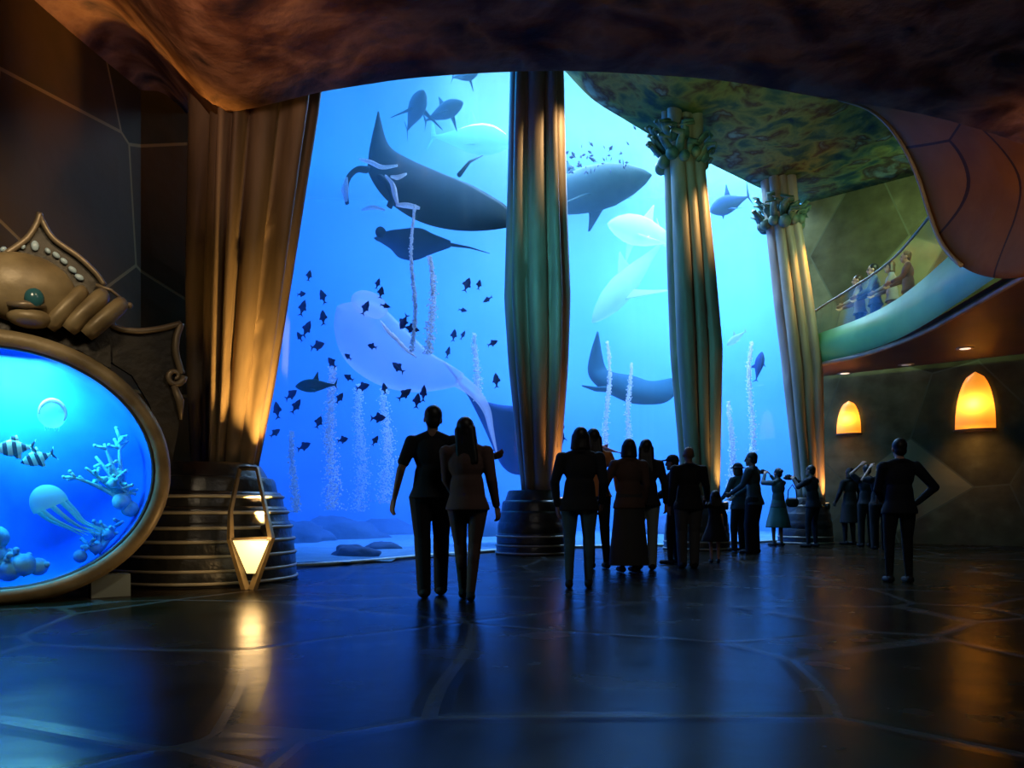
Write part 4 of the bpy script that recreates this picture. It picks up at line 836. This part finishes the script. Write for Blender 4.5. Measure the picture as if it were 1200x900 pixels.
def person(label, x, y, H, rz=0.0, top=(0.01, 0.01, 0.012), legs=(0.008, 0.008, 0.01), skin='a', hair='black', hairdo='short', arms=None, feet=None, lean=(0, 0), sleeve='long', bottom='trousers', upper='shirt', build=1.0, headturn=0.0, headtilt=0.0, hat=None, child=False, group=None, z=0.0, voxel=0.011, bag=None, curl=0.5, shoes=(0.006, 0.006, 0.007)):
    """x right, y ahead (away from the viewer when rz = 0), z up; lengths are for a 1.75 m adult and scaled"""
    s = H/1.75; t = thing('person', label, 'person', (x, y, z), rz, group)
    V = lambda a, b, c: Vector((a, b, c))*s
    lx, ly = lean
    def L(a, b, c): k = max(0, (c-0.9))/0.85; return Vector((a+lx*k, b+ly*k, c))*s
    kid = 1.28 if child else 1.0
    hipw, shw = 0.092*build, (0.155 if bottom in ('skirt', 'dress') or upper == 'coat_f' else 0.185)*build*(0.92 if child else 1)
    hips = {1: L(hipw, 0, .90), -1: L(-hipw, 0, .90)}; sh = {1: L(shw, 0, 1.43), -1: L(-shw, 0, 1.43)}
    feet = feet or {1: (0.10, 0.0), -1: (-0.10, 0.03)}; ank = {k: V(v[0], v[1], .085) for k, v in feet.items()}
    knee = {k: (hips[k]+ank[k])*.5+V(0, 0.035, 0.03) for k in ank}
    arms = arms or {}
    el, wr = {}, {}
    for k in (1, -1):
        a = arms.get(k) or ((k*0.245, -.03, 1.15), (k*0.265, .05, .90)); el[k] = L(*a[0]); wr[k] = L(*a[1])
    hc = L(0, 0.015, 1.625); ht = Matrix.Rotation(headturn, 3, 'Z') @ Matrix.Rotation(headtilt, 3, 'Y'); hs = s*kid
    if child: hc = L(0, 0.01, 1.60)
    hd = lambda a, b, c: hc+(ht @ (Vector((a, b, c))*hs))
    b = bmesh.new()
    ball(b, hd(0, -.008, .030), (.076*hs, .094*hs, .092*hs), 18, 12); ball(b, hd(0, .022, -.045), (.056*hs, .066*hs, .070*hs), 14, 10, ht)       # skull, jaw
    capsule(b, hd(0, .088, .015), hd(0, .106, -.022), .011*hs, .016*hs, 8)                    # nose
    ball(b, hd(0, .084, -.058), (.026*hs, .012*hs, .007*hs), 10, 7, ht); ball(b, hd(0, .080, -.072), (.022*hs, .012*hs, .008*hs), 10, 7, ht)    # lips
    ball(b, hd(0, .066, -.098), (.026*hs, .02*hs, .018*hs), 10, 7, ht); capsule(b, hd(-.034, .078, .032), hd(.034, .078, .032), .011*hs, .011*hs, 8)   # chin, brow
    for k in (1, -1): ball(b, hd(k*.078, -.005, -.008), (.010*hs, .020*hs, .032*hs), 10, 7, ht)
    capsule(b, L(0, -.015, 1.42), hd(0, -.012, -.06), .056*s, .052*s)                          # neck
    ball(b, L(0, 0, 1.30), (.150*s*build, .105*s, .17*s), 18, 12); ball(b, L(0, 0, 1.10), (.130*s*build, .095*s, .17*s), 18, 12); ball(b, L(0, -.01, .93), (.155*s*build, .112*s, .13*s), 18, 12)
    capsule(b, sh[-1]-V(0, 0, .01), sh[1]-V(0, 0, .01), .048*s, .048*s)
    for k in (1, -1): capsule(b, L(k*.02, -.02, 1.47), sh[k]-V(k*.03, 0, .005), .055*s, .045*s)
    for k in (1, -1):
        capsule(b, sh[k]-V(k*.01, 0, .015), el[k], .050*s*build, .038*s); capsule(b, el[k], wr[k], .039*s, .025*s)
        d = wr[k]-el[k]; hand(b, wr[k]+d.normalized()*.008*s, d, k, s*1.02, Vector((-k*.8, .5, .1)), curl)
        capsule(b, hips[k], knee[k], .083*s*build, .054*s); capsule(b, knee[k], ank[k], .054*s, .034*s)
        ball(b, knee[k].lerp(ank[k], .3)-V(0, .010, 0), (.043*s, .042*s, .10*s), 12, 8)
        capsule(b, ank[k]-V(0, .03, .045), ank[k]+V(0, .12, -.05), .036*s, .030*s, 10)
    fuse('body', b, SKIN[skin], t, voxel*.8 if voxel > .012 else voxel, 2)
    for k in (1, -1):
        bm = bmesh.new(); ball(bm, hd(k*.031, .084, .008), .011*hs, 10, 7); obj('eye', bm, M['eye'], t)
    # hair
    b = bmesh.new(); hm = HAIR[hair]
    if hairdo != 'none':
        ball(b, hd(0, -.022, .040), (.084*hs, .096*hs, .094*hs), 18, 12); ball(b, hd(0, -.055, -.02), (.072*hs, .055*hs, .07*hs), 14, 9)
        if hairdo in ('long', 'shoulder'):
            z1 = -.34 if hairdo == 'long' else -.19
            for q in (-.058, -.03, 0, .03, .058): capsule(b, hd(q, -.055, .0), hd(q*1.35, -.10, z1+abs(q)*.5), .045*hs, .030*hs, 10)
            for k in (1, -1): capsule(b, hd(k*.072, -.01, .02), hd(k*.088, -.02, z1*.7), .026*hs, .022*hs, 10)
        if hairdo == 'bun': ball(b, hd(0, -.11, .05), .045*hs, 12, 8)
        if hairdo == 'bob':
            for k in range(9): a = PI+PI*k/8; capsule(b, hd(.07*math.cos(a), .055*math.sin(a)-.015, .03), hd(.088*math.cos(a), .075*math.sin(a)-.015, -.10), .030*hs, .026*hs, 10)
        fuse('hair', b, hm, t, .010, 2)
    else: b.free()
    if hat:
        b = bmesh.new(); ball(b, hd(0, -.01, .065), (.090*hs, .102*hs, .080*hs), 18, 12, ht)
        if hat == 'cap': capsule(b, hd(-.03, .07, .058), hd(-.03, .16, .045), .03*hs, .024*hs, 10, .4); capsule(b, hd(.03, .07, .058), hd(.03, .16, .045), .03*hs, .024*hs, 10, .4)
        else: 
            p = [hd(.135*math.cos(a), .145*math.sin(a)-.01, .040) for a in (2*PI*i/24 for i in range(24))]; tube(b, p, .012*hs, 8, True); ball(b, hd(0, -.01, .042), (.14*hs, .15*hs, .012*hs), 20, 6, ht)
        fuse('hat', b, cloth('hat_cloth', (.012, .013, .018)), t, .011, 2)
    # upper garment
    tm = cloth('top_cloth', top); lm = cloth('leg_cloth', legs); e = .016*s
    b = bmesh.new()
    ball(b, L(0, 0, 1.30), (.163*s*build, .122*s, .185*s), 18, 12); ball(b, L(0, -.002, 1.10), (.150*s*build, .115*s, .19*s), 18, 12)
    capsule(b, sh[-1]*.8+sh[1]*.2-V(0, 0, .03), sh[1]*.8+sh[-1]*.2-V(0, 0, .03), .066*s, .066*s)
    for k in (1, -1): capsule(b, L(k*.03, -.015, 1.462), sh[k]-V(k*.015, 0, .022), .062*s, .056*s)
    hem = {'shirt': .90, 'jacket': .84, 'coat': .50, 'coat_f': .42, 'blouse': .86}.get(upper, .88)
    rows = [[L((.160*build+fl)*math.cos(a), (.118+fl)*math.sin(a)-.004, zz) for a in (2*PI*i/26 for i in range(26))] for zz, fl in ((1.12, -.012), (1.0, .0), (.92, .028), (lerp(.92, hem, .5), .038 if hem > .7 else .045), (hem, .042 if hem > .7 else .075))]
    if bottom == 'dress': rows = rows[:3]
    vs = grid(b, rows, True); b.faces.new(vs[0]); b.faces.new(vs[-1])
    for k in (1, -1):
        if sleeve == 'long': capsule(b, sh[k]-V(k*.01, 0, .015), el[k], .066*s*build, .054*s); capsule(b, el[k], el[k].lerp(wr[k], .93), .054*s, .040*s)
        else: capsule(b, sh[k]-V(k*.01, 0, .015), sh[k].lerp(el[k], .72), .066*s*build, .058*s)
    if upper in ('jacket', 'coat', 'coat_f'): tube(b, [L(.066*math.cos(a), .062*math.sin(a)-.012, 1.485) for a in (2*PI*i/20 for i in range(20))], .022*s, 8, True)
    fuse({'coat_f': 'coat', 'coat': 'coat', 'jacket': 'jacket', 'blouse': 'blouse'}.get(upper, 'shirt'), b, tm, t, voxel, 3)
    # lower garment
    b = bmesh.new()
    if bottom == 'trousers':
        ball(b, L(0, -.008, .93), (.170*s*build, .128*s, .13*s), 18, 12)
        for k in (1, -1): capsule(b, hips[k], knee[k], .100*s*build, .074*s*build); capsule(b, knee[k], ank[k]+V(0, 0, -.02), .074*s*build, .064*s*build)
        fuse('trousers', b, lm, t, voxel, 3)
    elif bottom == 'slim':
        ball(b, L(0, -.008, .93), (.168*s*build, .125*s, .13*s), 18, 12)
        for k in (1, -1): capsule(b, hips[k], knee[k], .096*s*build, .064*s); capsule(b, knee[k], ank[k]+V(0, 0, .01), .066*s, .046*s); ball(b, knee[k].lerp(ank[k], .3)-V(0, .012, 0), (.058*s, .058*s, .13*s), 12, 8)
        fuse('trousers', b, lm, t, voxel, 3)
    else:
        z1, fl = {'skirt': (.42, .13), 'dress': (.52, .17), 'long_skirt': (.10, .10)}[bottom]
        rows = [[L((.158*build+f+.010*math.sin(6*a)*f/.1)*math.cos(a), (.116+f)*math.sin(a), zz) for a in (2*PI*i/36 for i in range(36))] for zz, f in ((1.06, -.004), (.95, .018), (lerp(.95, z1, .4), fl*.5), (lerp(.95, z1, .75), fl*.85), (z1, fl))]
        vs = grid(b, rows, True); b.faces.new(vs[0]); b.faces.new(vs[-1]); fuse('dress' if bottom == 'dress' else 'skirt', b, tm if bottom == 'dress' else lm, t, voxel, 2)
    sm = cloth('shoe', shoes, .8)
    for k in (1, -1):
        b = bmesh.new(); a = ank[k]; capsule(b, a-V(0, .045, .040), a+V(0, .145, -.048), .043*s, .036*s, 12); ball(b, a-V(0, .02, .035), (.045*s, .055*s, .05*s), 12, 8)
        for v in b.verts: v.co.z = max(v.co.z, 0.002)
        obj('shoe', b, sm, t)
    return t, s
M['eye'] = mat('eye_dark', (.02, .02, .02), .2)
DK = (0.006, 0.006, 0.008)
def px(x, d): return (x-600)/F_PX*d
def held(name, label, cat, bm, material, loc, rz=0.0, smooth=True):
    o = obj(name, bm, material, None, smooth); o.location = loc; o.rotation_euler = (0, 0, rz); tag(o, label, cat); return o
def world(t, v, s=1.0): return Vector(t.location)+Matrix.Rotation(t.rotation_euler.z, 3, 'Z') @ (Vector(v)*s)

# the couple walking away
person('man in dark T-shirt walking towards the window, arm around the long haired woman', px(505, 7.0), 7.0, 1.74, 0.05, DK, DK, 'b', 'black', 'short', {-1: ((-.275, -.05, 1.16), (-.335, .02, .90)), 1: ((.33, -.08, 1.22), (.50, -.13, 1.26))}, {1: (.085, .10), -1: (-.055, -.12)}, (0.02, 0.02), 'short', 'trousers', 'shirt', 1.05, .1, .06, voxel=.0085)
person('long haired woman in a brownish top leaning on the man in the T-shirt', px(548, 6.72), 6.72, 1.60, 0.0, (0.075, 0.042, 0.036), (0.07, 0.042, 0.036), 'a', 'black', 'long', {-1: ((-.20, .10, 1.16), (-.12, .18, .98)), 1: ((.235, -.03, 1.15), (.275, .06, .90))}, {1: (.035, -.10), -1: (-.055, .16)}, (-.02, 0), 'long', 'slim', 'blouse', 1.08, -.1, -.10, voxel=.0085, bag=None)
# dark jacketed visitor and the ones around
person('person in dark jacket and blue jeans standing with feet apart right of the middle column', px(679, 7.72), 7.75, 1.62, -.12, DK, (0.035, 0.07, 0.09), 'b', 'black', 'bob', {-1: ((-.27, -.03, 1.15), (-.24, .02, .90)), 1: ((.26, -.04, 1.16), (.24, .06, .93))}, {1: (.10, .02), -1: (-.105, -.06)}, (0.02, 0.0), 'long', 'slim', 'jacket', 1.12, -.1, .02, voxel=.009)
person('tall person in an orange shirt standing behind the one in dark jacket', px(699, 10.2), 10.2, 1.86, .1, (0.45, 0.17, 0.05), DK, 'a', 'black', 'shoulder', {1: ((.29, .05, 1.17), (.33, .2, .98))}, {1: (.13, 0), -1: (-.05, .05)}, (-.05, 0), 'long', 'slim', 'shirt', 1.0)
person('woman in a long brown coat standing at the left of the long haired pair', px(737, 9.6), 9.6, 1.67, .15, (0.060, 0.034, 0.026), (0.03, 0.03, 0.03), 'a', 'black', 'bob', {-1: ((-.29, .06, 1.18), (-.30, .26, 1.0)), 1: ((.23, -.02, 1.15), (.22, .06, .9))}, {1: (.07, 0), -1: (-.09, .02)}, (0, 0), 'long', 'long_skirt', 'jacket', 1.08)
person('woman with long hair and pale trousers at the right of the brown coat', px(757, 10.0), 10.0, 1.70, -.1, (0.014, 0.012, 0.014), (0.16, 0.19, 0.18), 'a', 'black', 'long', None, {1: (.085, 0), -1: (-.09, .03)}, (0, 0), 'long', 'trousers', 'blouse', 1.0)
b = bmesh.new()
person('man in a cap facing left beside the bald man', px(791, 11.0), 11.0, 1.56, 1.1, DK, DK, 'b', 'black', 'short', {-1: ((-.22, .10, 1.16), (-.12, .30, 1.08)), 1: ((.22, .10, 1.16), (.12, .30, 1.08))}, {1: (.09, 0), -1: (-.09, .05)}, (0, .04), 'long', 'slim', 'jacket', 1.0, 0, 0, 'cap')
tm, s = person('bald broad man in dark jacket holding the hand of the small child', px(807, 10.35), 10.35, 1.64, 0.0, DK, (0.055, 0.052, 0.052), 'b', 'grey', 'none', {1: ((.26, .02, 1.17), (.36, .35, 1.00))}, {1: (.08, 0), -1: (-.09, .0)}, (0, 0), 'long', 'trousers', 'jacket', 1.12)
person('small child in a dark dress holding the hand of the bald man', px(839, 11.3), 11.35, 1.06, 0.0, DK, DK, 'a', 'black', 'shoulder', {-1: ((-.27, -.16, 1.37), (-.37, -.42, 1.53))}, {1: (.08, 0), -1: (-.08, .03)}, (0, 0), 'long', 'dress', 'shirt', 1.05, child=True)
person('large man in bluish jacket facing left with his hands before him', px(884, 13.6), 13.6, 1.80, 1.0, (0.03, 0.06, 0.08), DK, 'b', 'black', 'short', {-1: ((-.22, .12, 1.18), (-.10, .36, 1.04)), 1: ((.24, .12, 1.18), (.14, .36, 1.0))}, {1: (.10, 0), -1: (-.10, .05)}, (0, .05), 'long', 'trousers', 'jacket', 1.22, voxel=.013)
person('person in a brimmed hat standing close behind the large man', px(866, 14.3), 14.3, 1.64, .6, (0.03, 0.06, 0.08), DK, 'b', 'black', 'bob', {-1: ((-.22, .1, 1.18), (-.14, .3, 1.05))}, None, (0, .03), 'long', 'trousers', 'jacket', 1.0, 0, 0, 'hat', voxel=.013)
t, s = person('woman in a wide skirt raising a camera to take a picture', px(912, 16.3), 16.3, 1.66, .45, (0.03, 0.06, 0.08), (0.03, 0.10, 0.11), 'b', 'black', 'bun', {-1: ((-.24, .22, 1.42), (-.09, .32, 1.62)), 1: ((.24, .22, 1.36), (.09, .32, 1.60))}, {1: (.10, 0), -1: (-.08, .05)}, (0, 0), 'long', 'skirt', 'blouse', 1.0, voxel=.014, curl=1.0)
def camera_mesh(w, h, d):
    b = bmesh.new(); box(b, -w/2, -d/2, -h/2, w/2, d/2, h/2); bmesh.ops.bevel(b, geom=list(b.edges), offset=h*.12, segments=2, affect='EDGES', profile=.5)
    tube(b, [(0, d*.4, 0), (0, d*1.2, 0)], h*.34, 14); box(b, -w*.15, -d*.4, h*.45, w*.15, d*.4, h*.66); return b
M['plastic'] = mat('black_plastic', (.008, .008, .009), .4)
held('camera', 'small black camera held up by the woman in the wide skirt', 'camera', camera_mesh(.15, .09, .07), M['plastic'], world(t, (0, .48, 1.68), s), t.rotation_euler.z, False)
t2, s2 = person('man in a dark suit pointing a camera left beside the last column', px(953, 15.9), 15.9, 1.70, .75, (0.008, 0.012, 0.022), (0.006, 0.010, 0.020), 'b', 'black', 'short', {-1: ((-.26, .18, 1.28), (-.09, .36, 1.46)), 1: ((.25, .16, 1.26), (.09, .36, 1.44))}, {1: (.13, 0), -1: (-.12, .05)}, (0, .06), 'long', 'slim', 'jacket', 1.08, voxel=.014, curl=1.0)
held('camera', 'black camera held before the face of the man in the dark suit', 'camera', camera_mesh(.16, .10, .08), M['plastic'], world(t2, (0, .56, 1.50), s2), t2.rotation_euler.z, False)
b = bmesh.new(); ball(b, (0, 0, 0), (.15, .07, .13), 16, 10)
for v in b.verts: v.co.z = max(-.10, min(.08, v.co.z))
tube(b, [(-.11, 0, .07), (-.09, 0, .26), (0, 0, .38), (.09, 0, .26), (.11, 0, .07)], .012, 8)
held('shoulder_bag', 'dark shoulder bag hanging at the right side of the woman in the wide skirt', 'bag', b, cloth('bag_leather', (.010, .014, .018), .5), world(t, (.30, -.12, .98), s), .2)
# the group by the right wall
person('person in a grey coat standing leftmost of the group by the right wall', px(996, 16.9), 16.9, 1.70, .3, (0.016, 0.018, 0.020), (0.012, 0.013, 0.016), 'b', 'black', 'bob', {-1: ((-.24, .05, 1.17), (-.2, .22, .98))}, None, (0, 0), 'long', 'slim', 'coat', 1.05, voxel=.014)
person('person with one arm raised behind the head in the group by the right wall', px(1016, 16.0), 16.0, 1.72, 0.0, (0.008, 0.010, 0.015), DK, 'a', 'black', 'short', {-1: ((-.32, .03, 1.55), (-.14, .02, 1.72)), 1: ((.25, .02, 1.15), (.26, .10, .9))}, None, (0, 0), 'short', 'trousers', 'shirt', 1.05, voxel=.014)
person('broad person in dark clothes with a bent raised arm before the grey stone wall', px(1032, 15.0), 15.0, 1.68, -.1, (0.007, 0.009, 0.014), DK, 'a', 'black', 'short', {-1: ((-.34, .02, 1.42), (-.18, .10, 1.66)), 1: ((.25, .02, 1.15), (.26, .10, .9))}, None, (0, 0), 'short', 'trousers', 'shirt', 1.22, voxel=.014)
t3, s3 = person('person in dark clothes holding a pale paper, alone at the right, elbow out', px(1054, 8.25), 8.25, 1.55, -.1, (0.006, 0.008, 0.014), DK, 'a', 'black', 'short', {1: ((.40, -.02, 1.16), (.20, .03, .96)), -1: ((-.20, .14, 1.14), (-.10, .30, 1.02))}, {1: (.11, 0), -1: (-.10, .04)}, (0, 0), 'long', 'slim', 'jacket', 1.05, voxel=.010)
b = bmesh.new(); box(b, -.06, -.004, -.09, .06, .004, .09)
for v in b.verts: v.co.y += .02*math.sin(v.co.x*20)
held('leaflet', 'folded pale leaflet in the hand of the person alone at the right', 'leaflet', b, mat('paper', (.55, .55, .48), .8), world(t3, (-.13, .36, 1.06), s3), .6, False)
# visitors up on the balcony
for x, yb, d, top, hr, lab in ((1008, 322, 17.2, (0.30, 0.24, 0.20), 'brown', 'leftmost of the four balcony visitors, in a pale top'), (1026, 309, 16.6, (0.05, 0.07, 0.10), 'black', 'dark haired balcony visitor in grey, second from the left'), (1046, 306, 16.0, (0.20, 0.18, 0.20), 'brown', 'brown haired balcony visitor in a pale grey top, third from the left'), (1065, 294, 15.2, (0.10, 0.05, 0.08), 'brown', 'rightmost of the four balcony visitors, nearest the rounded ceiling edge')):
    p = at(x, yb, d); person(lab, p.x, p.y, p.z-4.22, 1.2, top, (0.03, 0.04, 0.07), 'a', hr, 'short' if x != 1046 else 'bob', {-1: ((-.22, .12, 1.18), (-.16, .32, 1.10)), 1: ((.22, .12, 1.18), (.16, .32, 1.10))}, None, (0, .05), 'long', 'slim', 'shirt', 1.0, z=4.22, voxel=.016)
